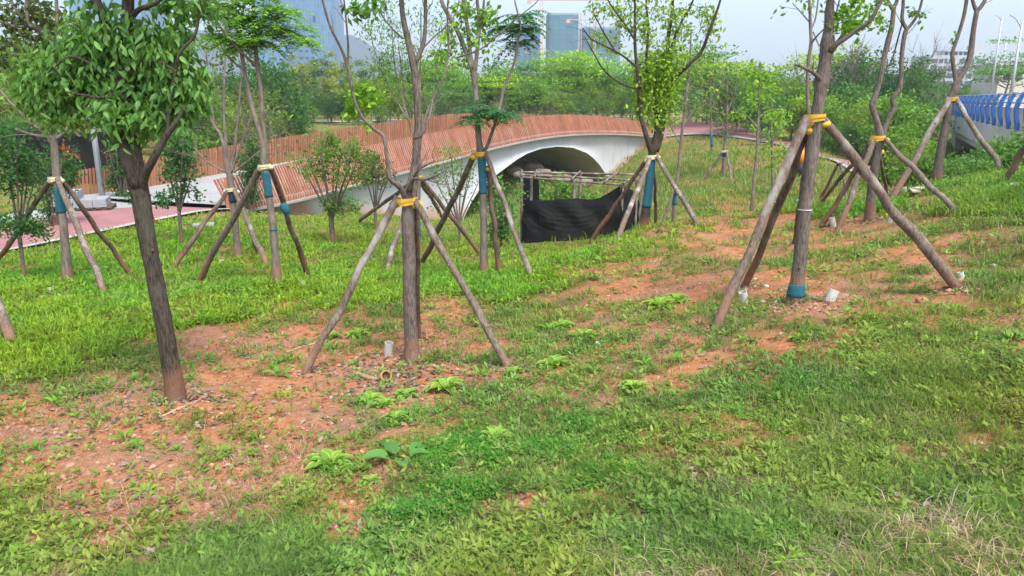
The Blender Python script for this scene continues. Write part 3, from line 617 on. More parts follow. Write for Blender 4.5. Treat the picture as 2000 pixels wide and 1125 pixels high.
def white_block():
    Y0 = 300; x0, x1 = P(1814, 130, Y0)[0], P(1932, 130, Y0)[0]; zt = P(1870, 108, Y0)[2]; root = thing('apartment_block', ((x0 + x1) / 2, Y0 + 10, -3), 'long white apartment block with rows of grey windows above the trees', 'building')
    mw = m_plain('white_render', (0.42, 0.43, 0.44), 0.8, 0.06, 0.2); mg = m_plain('window_glass', (0.05, 0.065, 0.09), 0.4, 0.2, 0.4, spec=0.4)
    mb = MB(); box(mb, ((x0 + x1) / 2, Y0 + 7, (zt - 3) / 2), (x1 - x0, 14, zt + 3)); mb.build('wall', mw, root, smooth=False)
    fh = 2.75; n = 6
    for f in range(6):
        z = zt - 2.1 - f * fh
        for k, (a, b) in enumerate(((.03, .13), (.16, .22), (.25, .29), (.32, .42), (.50, .60), (.63, .73), (.78, .92))):
            mb = MB(); box(mb, (x0 + (x1 - x0) * (a + b) / 2, Y0 - 0.1, z), ((x1 - x0) * (b - a), 0.3, 1.6)); mb.build('window', mg, root, smooth=False)
    mb = MB(); box(mb, (x0 + (x1 - x0) * 0.5, Y0 + 4, zt + 1.7), ((x1 - x0) * 0.52, 6, 0.5))
    for k in range(7): box(mb, (x0 + (x1 - x0) * (0.26 + 0.08 * k), Y0 + 4, zt + 0.72), (0.4, 5, 1.44))
    mb.build('roof_pergola', mw, root, smooth=False)
    mb = MB(); box(mb, (x0 + (x1 - x0) * 0.85, Y0 + 5, zt + 1.95), (4, 5, 3.9)); mb.build('roof_house', mw, root, smooth=False)
    # right-hand neighbour, greyer
    x2, x3 = P(1950, 120, 310)[0], P(2080, 120, 310)[0]; zt2 = P(1960, 113, 310)[2]; r2 = thing('apartment_block', ((x2 + x3) / 2, 318, -3), 'grey apartment block cut by the right frame edge, behind the lamps', 'building')
    mb = MB(); box(mb, ((x2 + x3) / 2, 318, (zt2 - 3) / 2), (x3 - x2, 14, zt2 + 3)); mb.build('wall', m_plain('grey_render', (0.45, 0.46, 0.48), 0.8, 0.06, 0.2), r2, smooth=False)
    for f in range(6):
        for k in range(7):
            mb = MB(); box(mb, (x2 + 1.8 + k * (x3 - x2 - 3) / 7 + 1, 310.9, zt2 - 2.2 - f * fh), (2.4, 0.3, 1.6)); mb.build('window', mg, r2, smooth=False)
    # cream gatehouse near the road
    Y1 = 105; xa, xb = P(1951, 150, Y1)[0], P(2060, 150, Y1)[0]; zg = P(1960, 128, Y1)[2]; r3 = thing('gatehouse', ((xa + xb) / 2, Y1 + 3, -1), 'cream flat-roofed building with small windows behind the lamp posts', 'building')
    mb = MB(); box(mb, ((xa + xb) / 2, Y1 + 3, (zg - 1.5) / 2), (xb - xa, 6, zg + 1.5)); mb.build('wall', m_cream, r3, smooth=False)
    for k in range(4): mb = MB(); box(mb, (xa + 1.0 + k * 1.7, Y1 - 0.05, zg - 1.4), (0.8, 0.2, 0.9)); mb.build('window', mg, r3, smooth=False)
    mb = MB(); box(mb, ((xa + xb) / 2, Y1 + 3, zg + 0.15), (xb - xa + 0.5, 6.5, 0.3)); mb.build('roof', mw, r3, smooth=False)
    # dark steel gantry
    Y2 = 200; r4 = thing('steel_gantry', (P(1850, 150, Y2)[0], Y2, -2), 'dark steel pipe gantry standing in front of the white block', 'gantry'); mb = MB()
    for px in (1816, 1836, 1872): p = P(px, 136, Y2); bar(mb, (p[0], Y2, -2.5), p, 0.5, 0.5, up=(0, 1, 0))
    for py in (137, 150, 166): bar(mb, P(1812, py, Y2), P(1882, py, Y2), 0.6, 0.5)
    mb.build('frame', m_plain('dark_steel', (0.05, 0.05, 0.06), 0.6, 0.1), r4, smooth=False)
    # white steel arch and low white hall behind the trees
    r5 = thing('white_arch', (P(843, 140, 230)[0], 230, -2), 'white lattice arch glimpsed between trees behind the bridge', 'arch'); mb = MB()
    for k in range(3):
        c0 = 812 + k * 14; pts = [P(c0, 176, 230), P(c0 + 4, 140, 230), P(c0 + 22, 118, 230), P(c0 + 40, 128, 230), P(c0 + 44, 176, 230)]; tube(mb, np.array(pts) + [0, k * 3, 0], [0.28] * 5, 6)
    mb.build('rib', mw, r5)
    r6 = thing('white_hall', (P(20, 170, 150)[0], 150, -2), 'low long white building beyond the meadow at the left', 'building'); mb = MB(); a, b = P(-60, 160, 150), P(46, 160, 150)
    box(mb, ((a[0] + b[0]) / 2, 154, (a[2] - 2.5) / 2), (b[0] - a[0], 8, a[2] + 2.5)); mb.build('wall', mw, r6, smooth=False)
    mb = MB(); box(mb, ((a[0] + b[0]) / 2, 154, a[2] + 0.2), (b[0] - a[0] + 1, 9, 0.4)); mb.build('roof', m_plain('hall_roof', (0.35, 0.4, 0.45), 0.6), r6, smooth=False)
white_block()
# pale footway and low terrace walls across the far meadow
def ribbon(name, pts, w, mat, dz=0.09):
    pts = np.array(pts, float); p = spline(pts, lambda r: 1.0); t = np.gradient(p[:, :2], axis=0); t /= np.linalg.norm(t, axis=1, keepdims=True); nrm = np.column_stack([-t[:, 1], t[:, 0]])
    Q = [np.column_stack([p[:, :2] + nrm * k, H(p[:, 0] + nrm[:, 0] * k, p[:, 1] + nrm[:, 1] * k) + dz]) for k in (-w / 2, -w / 4, 0, w / 4, w / 2)]
    mb = MB(); grid(mb, np.stack(Q, 1), flip=True); return tag(mb.build(name, mat), kind='structure')
ribbon('footway', [P(-150, 205, 95), P(300, 218, 84), P(600, 224, 76), P(700, 221, 78), P(950, 214, 92), P(1260, 211, 98), P(1420, 210, 100), P(1800, 210, 110)], 2.6, m_deck)
ribbon('sandy_road', [P(-250, 190, 140), P(480, 203, 125), P(760, 204, 128), P(1150, 204, 135), P(1500, 204, 138), P(2000, 204, 145)], 6.0, m_plain('sandy_soil', (0.42, 0.31, 0.22), 0.95, 0.2, 0.3))

# ------------------------------------------------------------------ shade-net shed, fence, small built things
def net_mat():
    t = NT('black_shade_net'); v = t.coord('Object'); n = t.noise(v, 3.0, 4)
    p = t.pbr(t.ramp(n, [(0.3, (0.005, 0.005, 0.006)), (0.7, (0.012, 0.012, 0.013))]), 0.75, None, 0, 0.15)
    tr = t.n.new('ShaderNodeBsdfTransparent'); mx = t.n.new('ShaderNodeMixShader'); mx.inputs[0].default_value = 0.86
    t.l.new(tr.outputs[0], mx.inputs[1]); t.l.new(p, mx.inputs[2]); return t.done(mx.outputs[0])
M['net'] = net_mat()
def drape(name, top, bot, parent=None, nu=60, nv=30, amp=0.05, seed=0, sag=0.0, thick=0.004):
    top = spline(np.array(top, float), lambda r: 1e9) if len(top) == 2 else np.array(top, float)
    def rs(a, n):
        a = np.array(a, float); s = np.concatenate([[0], np.cumsum(np.linalg.norm(np.diff(a, axis=0), axis=1))]); q = np.linspace(0, s[-1], n); return np.column_stack([np.interp(q, s, a[:, k]) for k in range(3)])
    T, B = rs(top, nu), rs(bot, nu); v = np.linspace(0, 1, nv)[None, :, None]; Q = T[:, None] * (1 - v) + B[:, None] * v
    d = T[-1] - T[0]; nrm = np.cross(d, [0, 0, 1]); nrm /= np.linalg.norm(nrm); u = np.linspace(0, 1, nu)[:, None]; vv = v[..., 0]
    L = np.linalg.norm(d)
    w = (np.sin(u * L * 9 + 3 * np.sin(vv * 3 + seed) + seed) * 0.5 + (fbm(u * L * 2.6 + vv, vv * 2.5 + u * 0.3 + seed, seed, 4) - 0.5) * 1.6) * amp * (0.25 + 0.75 * np.sin(np.clip(vv * 1.1, 0, 1) * math.pi))
    fold = vv * 9 + 5.5 * (2 * u - 1.1) ** 2 * (1 - 0.4 * vv) + 1.2 * fbm(u * 4 + seed, vv * 3, seed + 1, 2)
    w = w + 0.22 * amp * (1 - 2 * np.abs(fold % 1.0 - 0.5)) ** 1.5 * np.sin(np.clip(vv * 1.05, 0, 1) * math.pi) * (0.4 + 0.9 * fbm(u * 3, vv * 2 + seed, seed + 2, 2))
    Q = Q + nrm * w[..., None]; mb = MB(); grid(mb, Q); o = mb.build(name, M['net'], parent, color=False)
    so = o.modifiers.new('cloth', 'SOLIDIFY'); so.thickness = thick
    return o
def wood_pole(mb, a, b, r, n=8): tube(mb, [a, (np.array(a) * 0.5 + np.array(b) * 0.5) + rng.normal(size=3) * r * 0.25, b], [r * 1.06, r, r * 0.92], n, 0.12, int(rng.integers(99)), ringstep=3)
def shed():
    FL, FR, BL, BR = P(1019, 346, 17.3), P(1216, 361, 16.6), P(1019, 336, 19.8), P(1253, 341, 19.2); ML, MR = P(1020, 341, 18.5), P(1240, 352, 17.9)
    root = thing('shade_shed', ground((FL + BR) / 2), 'bare pole frame of a low shed in the hollow, half wrapped in black net', 'shed')
    for a, b in ((FL, FR), (ML, MR), (BL, BR)): mb = MB(); wood_pole(mb, a + (a - b) * 0.02, b + (b - a) * 0.03, 0.026); mb.build('rail', M['pole'], root)
    for k in (0.0, 0.13, 0.5, 0.82, 1.0):
        mb = MB(); a, b = FL * (1 - k) + FR * k, BL * (1 - k) + BR * k; wood_pole(mb, a + [0, -0.1, 0.05], b + [0, 0.1, 0.05], 0.024); mb.build('rafter', M['pole'], root)
    for a in (FL, FL * 0.9 + FR * 0.1 + np.array([0, .15, 0]), FL * 0.47 + FR * 0.53, FR, BL, BL * 0.5 + BR * 0.5, BR, MR + [0.05, 0, 0]):
        mb = MB(); f = ground(a, -0.15); wood_pole(mb, a + [0, 0, 0.04], f, 0.034); mb.build('post', M['pole'], root)
    top = [P(1021, 400, 17.2), P(1030, 391, 17.1), P(1075, 391, 16.9), P(1124, 387, 16.8), P(1150, 390, 16.7), P(1172, 386, 16.7), P(1195, 373, 16.6), P(1212, 362, 16.5)]
    bot = [ground(P(1018, 455, 17.2), 0.02), ground(P(1030, 466, 17.0), .02), ground(P(1075, 474, 16.7), 0.02), ground(P(1124, 478, 16.5), 0.02), ground(P(1172, 478, 16.5), .02), ground(P(1212, 470, 16.5), .02)]
    tag(drape('shade_net', top, bot, None, 120, 60, 0.085, 2), 'black shade net sagging across the front of the pole shed', 'netting')
    top = [P(1213, 363, 16.5), P(1226, 366, 17.0), P(1236, 372, 17.6)]; bot = [ground(P(1212, 472, 16.5), .02), ground(P(1228, 470, 17.0), .02), ground(P(1240, 462, 17.6), .02)]
    tag(drape('shade_net', top, bot, None, 40, 36, 0.05, 5), 'loose fold of black net hanging on the right end of the shed', 'netting')
    top = [P(1226, 405, 17.4), P(1238, 396, 17.8), P(1248, 389, 18.4)]; bot = [ground(P(1226, 455, 17.4), .05), ground(P(1238, 460, 17.8), .05), ground(P(1247, 458, 18.4), .05)]
    tag(drape('shade_net', top, bot, None, 30, 24, 0.06, 8), 'torn black net scrap on the shed corner beside the wrapped trunk', 'netting')
    top = [BL + [0, 0, -0.1], BL * 0.85 + BR * 0.15 + np.array([0, 0, -0.15])]; bot = [ground(BL, 0.05), ground(BL * 0.85 + BR * 0.15, .05)]
    tag(drape('shade_net', top, bot, None, 24, 24, 0.05, 9), 'narrow black net strip down the back left post of the shed', 'netting')
shed()
def net_fence():
    A, B = P(35, 290, 24.5), P(258, 268, 25.5); root = thing('net_fence', ground((A + B) / 2), 'black shade-net screen behind the path at the left', 'fence'); A[2] = B[2] = -1.05
    top = [A + (B - A) * k + np.array([0, 0, 0.06 * math.sin(k * 9)]) for k in np.linspace(0, 1, 9)]; bot = [ground(q, 0.02) for q in top]
    drape('net_panel', top, bot, root, 110, 24, 0.06, 3)
    for k in np.linspace(0, 1, 7): mb = MB(); q = A + (B - A) * k + np.array([0, 0.08, 0]); wood_pole(mb, q, ground(q, -0.2), 0.035); mb.build('post', M['pole_brown'], root)
net_fence()
def pole_lamp():
    b = G(201, 392); root = thing('lamp_post', b, 'grey steel lamp post behind the path, in front of the black net screen', 'lamp post'); mb = MB()
    t = P(176, 210, b[1]); tube(mb, [b - [0, 0, .1], b * [1, 1, 0] + [0, 0, t[2] + 2.2]], [0.085, 0.06], 12, smooth_path=False); mb.build('pole', m_steel, root)
    mb = MB(); box(mb, b + np.array([0, 0, 0.01]), (0.32, 0.32, 0.03)); mb.build('base_plate', m_steel, root, smooth=False)
    mb = MB(); box(mb, (b[0] + 0.3, b[1], t[2] + 2.22), (0.7, 0.18, 0.07)); mb.build('lamp_head', m_steel, root, smooth=False)
pole_lamp()
def pavers():
    ms = m_plain('grey_paver', (0.27, 0.285, 0.29), 0.85, 0.12, 6, bump=0.2); m_pal = m_plain('pallet_wood', (0.10, 0.07, 0.05), 0.9, 0.2, 8)
    b = G(165, 414); rz = 0.35; R = lambda x, y, z: b + np.array([x * math.cos(rz) - y * math.sin(rz), x * math.sin(rz) + y * math.cos(rz), z])
    root = thing('pallet', b, 'dark wooden pallet lying on the grey path', 'pallet'); mb = MB()
    for k in range(7): box(mb, R(-0.6 + 0.2 * k, 0, 0.13), (0.14, 0.9, 0.025), rz)
    for k in (-0.38, 0, 0.38): box(mb, R(0, k, 0.06), (1.35, 0.09, 0.11), rz)
    mb.build('boards', m_pal, root, smooth=False); e = 0
    for lay in range(6):
        for i in range(4):
            for j in range(2):
                if lay >= 3 and i >= 2: continue
                mb = MB(); box(mb, R(-0.48 + 0.3 * i, -0.2 + 0.4 * j, 0.18 + 0.066 * lay), (0.29, 0.39, 0.062), rz + random.uniform(-.02, .02)); tag(mb.build('paver', ms, None, smooth=False, color=False), 'grey concrete paver in the stack on the pallet by the path', 'paver', 'pavers stacked on the pallet')
pavers()
def boulders():
    mr = m_plain('pale_boulder', (0.20, 0.155, 0.125), 0.9, 0.3, 2.5, bump=0.5, bdist=0.05)
    L = [(1003,334,37,.62,'tan boulder at the left foot of the arch'),(1040,327,39,.75,'broad flat boulder in the middle under the arch'),(1026,311,42,.5,'rounded boulder highest up beyond the arch'),(1060,338,37,.62,'pale boulder lowest and rightmost under the arch'),(1012,341,35,.4,'small boulder nearest the shed corner post'),(1046,312,44,.4,'small boulder on the grass beyond the arch'),(1098,352,33,.7,'pinkish slab of rock behind the shed rails'),(1140,356,33,.6,'low reddish rock in front of the arch wall')]
    for px, py, Y, r, lab in L:
        p = ground(P(px, py, Y)); n, m = 14, 9; th, ph = np.meshgrid(np.arange(n) * 2 * math.pi / n, np.linspace(0.02, math.pi - 0.02, m)); s = rng.integers(1, 99)
        D = np.stack([np.sin(ph) * np.cos(th), np.sin(ph) * np.sin(th), np.cos(ph)], -1); q = (np.abs(D) ** 2.6).sum(-1) ** (-1 / 2.6)
        k = r * q * (0.85 + 0.3 * vnoise(D[..., 0] * 2 + s, D[..., 1] * 2 + D[..., 2] * 2.3, int(s))); zz = P(px, py, Y)[2]
        V = D * k[..., None] * [0.75, 0.55, 0.36] + [p[0], p[1], max(p[2], zz) ]; V = np.concatenate([V, V[:, :1]], 1); mb = MB(); grid(mb, V)
        tag(mb.build('boulder', mr, None, color=False), lab, 'boulder', 'boulders under the arch')
boulders()

FEET = []                          # where trunks and poles enter the ground: disturbed soil and litter gather there
# ------------------------------------------------------------------ planted trees with their stakes
def limb3(pts, Y, dY0=0.0):
    """[(px, py, rpx[, dY])] -> 3-D points and radii at distance Y (+dY)."""
    q = [(a[0], a[1], a[2], a[3] if len(a) > 3 else 0.0) for a in pts]
    p = np.array([P(a[0], a[1], Y + a[3] + dY0) for a in q]); r = np.array([RW(a[2], b) for a, b in zip(q, p)]); return p, r
def twigs(mb, p, r, n, L, col=None, up=0.5, thin=0.0022, lo=0.3):
    """n fine side twigs along a limb; returns their end points."""
    E = []
    for _ in range(n):
        i = int(len(p) * (lo + (1 - lo) * random.random())); i = min(i, len(p) - 2); t = p[i + 1] - p[i]; t /= max(np.linalg.norm(t), 1e-6)
        d = rng.normal(size=3); d -= t * np.dot(d, t); d /= np.linalg.norm(d); d = d * 0.8 + t * 0.7 + np.array([0, 0, up]) * 0.6; d /= np.linalg.norm(d)
        l = L * (0.5 + random.random()); b = d + rng.normal(size=3) * 0.25; a = p[i]; m = a + d * l * 0.5; e = m + b / np.linalg.norm(b) * l * 0.5 + [0, 0, 0.04 * l]
        rr = min(r[i] * 0.5, max(thin * 1.6, 0.004)); tube(mb, [a, m, e], [rr, rr * 0.8, thin * 0.6], 5, cap=False, ringstep=14); E += [m * 0.4 + e * 0.6, e]
    return E
def rosette(mb, E, per, L, W_, ca, cb_, droop=0.5, spread=0.05, rich=False, r=rng):
    """Leaf clusters hanging round twig ends."""
    E = np.array(E, float).reshape(-1, 3); tone = np.repeat(0.66 + 0.62 * r.random((len(E), 1)), per, 0); E = np.repeat(E, per, 0); n = len(E)  # random tone per cluster; the darker ones paint shadow gaps into the crown
    if not n: return
    C = E + r.normal(size=(n, 3)) * spread; d, s, m = basis(n, np.array([0, 0, -droop]), r)
    leaves(mb, C, d, s, m, L * (0.5 + 0.8 * r.random(n)), W_ * (0.7 + 0.5 * r.random(n)), np.clip(palette(n, ca, cb_, r) * tone, .003, .9), 0.12, rich)
def cloud(cl, Y, per_tip=6, r=rng):
    """Leaf cluster centres from picture ellipses (px, py, rx, ry, tips[, dY[, depth factor]])."""
    E = []
    for c in cl:
        px, py, rx, ry, n = c[:5]; dY = c[5] if len(c) > 5 else 0; df = c[6] if len(c) > 6 else 0.8
        o = P(px, py, Y + dY); k = depth(o) / FPX; q = r.normal(size=(n, 3)); q /= np.linalg.norm(q, axis=1, keepdims=True); q *= (0.35 + 0.65 * r.random((n, 1))) 
        E.append(o + q * [rx * k, rx * k * df, ry * k])
    return np.vstack(E)
def fronds(mb, E, L, ca, cb_, per=5, pairs=8, leaf=0.05, r=rng):
    """Pinnate compound leaves radiating from each point, nearly level and drooping at the tips."""
    for e in np.array(E).reshape(-1, 3):
        a0 = r.random() * 6.28
        for k in range(per):
            a = a0 + k * 6.28 / per + r.normal() * 0.3; l = L * (0.7 + 0.5 * r.random()); t = np.linspace(0.12, 1, pairs)[:, None]; hd = np.array([math.cos(a), math.sin(a), 0]); el = 0.25 + 0.25 * r.normal()
            pt = e + hd * l * t + np.array([0, 0, 1]) * (el * l * t - 0.55 * l * t * t); tube(mb, pt, np.full(pairs, 0.0025), 3, cap=False, smooth_path=False, col=np.array(ca) * 1.1)
            sd_ = np.cross(hd, [0, 0, 1]); C = np.vstack([pt, pt]); n = len(C); sg = np.repeat([1, -1], pairs)[:, None]
            d = sd_ * sg * 0.9 + hd * 0.35 + np.array([0, 0, -0.3]) + r.normal(size=(n, 3)) * 0.12; d /= np.linalg.norm(d, axis=1, keepdims=True)
            m = np.array([0, 0, 1.0]) + r.normal(size=(n, 3)) * 0.2; s = np.cross(m, d); s /= np.linalg.norm(s, axis=1, keepdims=True)
            leaves(mb, C, d, s, np.cross(d, s), leaf * (0.8 + 0.4 * r.random(n)) * np.tile(np.sin(np.linspace(0.6, 2.7, pairs)) + 0.25, 2), leaf * 0.42, palette(n, ca, cb_, r, 0.07), 0.08)
PAL = dict(camphor=((0.060, 0.165, 0.034), (0.175, 0.345, 0.075)), bright=((0.13, 0.30, 0.020), (0.25, 0.42, 0.040)), lime=((0.15, 0.24, 0.022), (0.29, 0.37, 0.055)), deep=((0.032, 0.105, 0.026), (0.075, 0.19, 0.04)),
           frond=((0.14, 0.31, 0.040), (0.28, 0.48, 0.075)), bluegreen=((0.035, 0.14, 0.055), (0.08, 0.24, 0.075)), olive=((0.07, 0.115, 0.028), (0.15, 0.19, 0.05)), sapling=((0.09, 0.20, 0.028), (0.17, 0.30, 0.05)))
def planted(base, Y, limbs, label, bark='bark_grey', wraps=(), leaf=None, cat='tree', n0=14, amp=0.10, twig=(0, 0.3), group='staked young trees', name='young_tree', marks=(), rs=0.72):
    """limbs[0] is the trunk from the ground up; wraps: (py0, py1, material) of cloth wound on the trunk."""
    b = P(base[0], base[1], Y); root = thing(name, ground(b), label, cat, group); mb = MB(); E = []; tp = None; FEET.append((b[0], b[1], 0.30))
    for k, L in enumerate(limbs):
        p, r = limb3(L, Y); r = r * (rs if k == 0 else min(1, rs + 0.08))
        if k == 0:
            r[0] *= 1.18; r[1] *= 1.08; p = np.vstack([p[:1] + [0, 0, -0.25], p]); r = np.concatenate([[r[0] * 1.15], r]); r[1] *= 1.06
        q, rr = tube(mb, p, r, n0 if k == 0 else max(6, int(n0 * 0.6)), amp if rr_big(r) else amp * 0.6, k + int(base[0]) % 50, ringstep=0.9 if k == 0 else 1.5, maxstep=0.08)
        if k == 0: tp, tr = q, rr
        elif twig[0]: E += twigs(mb, q, rr, twig[0], twig[1])
    for _ in range(7):                                   # scars of pruned side branches
        i = int(rng.integers(len(tp) // 8, max(len(tp) // 8 + 1, int(len(tp) * 0.75)))); a_ = rng.random() * 6.28; dd = np.array([math.cos(a_), math.sin(a_), 0.25]); r_ = tr[i]
        tube(mb, [tp[i] + dd * r_ * 0.7, tp[i] + dd * r_ * 1.10], [r_ * 0.40, r_ * 0.22], 7, 0.2, 2, smooth_path=False)
    tk = mb.build('trunk', M[bark], root, color=False)
    qx, qy = proj(tp[:, 0], tp[:, 1], tp[:, 2])
    for y0, y1, mt in wraps:
        ys = np.linspace(y1, y0, max(4, int((y1 - y0) / 4))); pp = np.column_stack([np.interp(ys, qy[::-1], tp[::-1, j]) for j in range(3)]); rp = np.interp(ys, qy[::-1], tr[::-1])
        w = MB(); tube(w, pp, rp * (1.03 if mt == 'twine' else 1.07) + 0.003, 16, 0.05, 5, smooth_path=False); w.build('twine' if mt == 'twine' else 'trunk_wrap', M[mt], root, color=False)
    for y0, y1, a0, a1 in marks:
        ys = np.linspace(y0, y1, 5); c = np.column_stack([np.interp(ys, qy[::-1], tp[::-1, j]) for j in range(3)]); rr = np.interp(ys, qy[::-1], tr[::-1]) * 1.10 + 0.002
        an = np.linspace(a0, a1, 5); Q = c[:, None] + rr[:, None, None] * np.stack([np.sin(an), -np.cos(an), an * 0], -1)[None]; w = MB(); grid(w, Q); w.build('paint_mark', M['red_paint'], tk, color=False)
    if leaf is not None:
        lm = MB(); leaf(lm, E); lm.build('crown', M['leaf'], root)
    return root, tp, tr
def rr_big(r): return r[0] > 0.03
def stakes(base, Y, apex, poles, label, collar='yellow', knot=0.6, wide=1.35):
    """A frame of props tied round a trunk: poles (px_top, py_top, px_foot, py_foot, rpx, material[, foot distance]); apex (px, py, trunk rpx)."""
    b = ground(P(base[0], base[1], Y)); root = thing('tree_stakes', b, label, 'tree stakes', 'tied stake frames propping the young trees'); c = P(apex[0], apex[1], Y); R = RW(apex[2] * 0.76, c)
    for q in poles:
        f = G(q[2], q[3]) if len(q) < 7 else ground(P(q[2], q[3], q[6])); FEET.append((f[0], f[1], 0.13)); d = f - c; d[2] = 0; d /= max(np.linalg.norm(d), 1e-6)
        t = P(q[0], q[1], c[1] + np.clip(d[1], -1, 1) * R * 1.4); r = RW(q[4], (t + f) / 2); mb = MB(); e = (f - t) / np.linalg.norm(f - t)
        k = np.linspace(0, 1, 9)[:, None]; pts = (t - e * 0.06) * (1 - k) + (f + e * 0.10) * k; w = rng.normal(size=(9, 3)) * r * 0.22; w[0] = w[-1] = 0
        rad = r * (0.92 + 0.18 * np.linspace(0, 1, 9) + rng.normal(size=9) * 0.05); tube(mb, pts + w, rad, 9, 0.10, int(rng.integers(90)), ringstep=1.6)
        for _ in range(3):
            i = rng.integers(1, 8); dd = rng.normal(size=3); dd -= e * np.dot(dd, e); dd /= np.linalg.norm(dd); tube(mb, [pts[i] + w[i] + dd * r * 0.6, pts[i] + w[i] + dd * r * 1.22 + e * -0.01], [r * 0.42, r * 0.26], 6, smooth_path=False)
        mb.build('pole', M[q[5]], root, color=False)
    mb = MB(); m, n = 5, 18; hb = R * 0.30 + 0.007
    for ring_, (z0, hh) in enumerate(((0.0, hb), (hb * 0.35, hb * 0.7))):
        a = np.arange(n + 1) * 2 * math.pi / n; zz = np.linspace(-hh, hh, m); rr = (R * wide + 0.004 + 0.006 * ring_) * (1 + 0.08 * vnoise(np.cos(a) * 2 + 9, np.sin(a) * 2 + 9 + base[0] + ring_, 4))
        Q = np.stack([np.column_stack([c[0] + rr * np.cos(a), c[1] + rr * np.sin(a), c[2] + z0 + z * (1 + 0.25 * np.sin(a * 2 + ring_)) + 0.35 * hb * np.sin(a + ring_ * 2)]) for z in zz], 0)
        grid(mb, Q)
    for q in poles:                                     # knots where each pole is lashed
        t = P(q[0], q[1], c[1]); kx = c + (t - c) * 0.9; D = rng.normal(size=3) * 0.1; th, ph = np.meshgrid(np.arange(9) * 2 * math.pi / 8, np.linspace(0.05, math.pi - 0.05, 6)); s = R * knot + 0.009
        Q = np.stack([np.sin(ph) * np.cos(th) * s * 1.15, np.sin(ph) * np.sin(th) * s, np.cos(ph) * s * 0.85], -1); Q *= (0.8 + 0.5 * vnoise(Q[..., 0] / s * 2 + q[2], Q[..., 2] / s * 2 + 3, 7))[..., None]; Q[:, -1] = Q[:, 0]; grid(mb, Q + kx + D * R)
    mb.build('tie', M[collar], root, color=False)
    return root
gp, br, bg_ = 'pole', 'pole_brown', 'bark_grey'

# 1. dark camphor tree at the left, nearest
def T1():
    def lf(lm, E):
        C = cloud([(110,150,60,48,95),(165,95,60,45,100),(230,75,60,40,90),(300,85,55,45,90),(335,145,52,58,95),(190,160,60,60,110,.0),(280,165,50,60,100,.05),(125,185,48,34,60),(335,198,40,36,55),(215,218,46,26,50,-.1),(272,228,40,26,40),(330,215,36,26,26),(120,205,44,24,26),(80,190,36,24,20),(70,170,28,40,26),(380,170,18,30,16),(165,30,14,12,8),(150,130,60,50,60,.15),(290,140,60,50,60,.15)], 4.6)
        rosette(lm, C[rng.random(len(C)) < 0.8], 7, 0.062, 0.030, *PAL['camphor'], 1.2, 0.055, True); rosette(lm, cloud([(60,185,26,26,22),(45,150,16,26,12),(385,195,22,24,14),(390,150,12,26,8),(250,248,50,14,16),(150,232,30,14,10)], 4.6), 5, 0.062, 0.03, (0.09, 0.22, 0.035), (0.19, 0.36, 0.07), 1.1, 0.03, True)
        rosette(lm, cloud([(80,130,40,40,30),(350,110,40,40,26),(190,70,60,25,30)], 4.6), 4, 0.06, 0.032, (0.11, 0.23, 0.03), (0.19, 0.31, 0.05), 0.6, 0.03, True)
        rosette(lm, cloud([(250,-110,190,70,170),(380,12,50,18,30),(320,0,30,14,10),(195,12,14,10,4),(345,60,25,25,12)], 4.6), 5, 0.075, 0.04, *PAL['camphor'], 0.7, 0.035, True)
    L = [[(345,800,22),(340,750,20),(334,715,20),(318,620,19),(298,520,18.5),(283,440,19),(275,385,20),(267,352,21),(262,300,17),(252,240,15),(243,186,14),(245,100,13),(250,0,13),(252,-150,9),(256,-260,5)],
         [(268,365,14,-.02),(255,335,14,-.04),(243,300,12,-.05),(232,260,11,-.06),(224,215,9,-.05),(212,120,9),(204,40,9.5),(188,0,9),(168,-90,6)],
         [(276,375,11),(283,342,9,-.05),(300,310,8,-.1),(325,265,7,-.1),(345,238,5.5,-.1),(362,208,4,-.1)],
         [(252,40,7),(270,20,5.5,-.05),(290,12,5,-.1),(312,0,4,-.12),(345,-35,3,-.15)],[(325,265,4,-.1),(340,150,4,-.1),(352,103,3.4,-.1),(380,70,3.2,-.1),(388,30,3.2,-.1),(391,-5,3,-.1),(398,-80,2,-.1)],
         [(243,170,5),(200,140,3.5,-.1),(140,110,3,-.15),(95,140,2,-.2)],[(245,150,5),(300,120,3.5,-.1),(345,140,2.6,-.15)],[(243,190,4),(190,190,3,-.2),(130,180,2,-.25)]]
    planted((345,800), 4.6, L, 'dark-trunked camphor tree with a dense low mop of leaves, nearest at the left', 'bark_dark', leaf=lf, n0=20, amp=0.10, group=None, name='camphor_tree', rs=0.84)
T1()
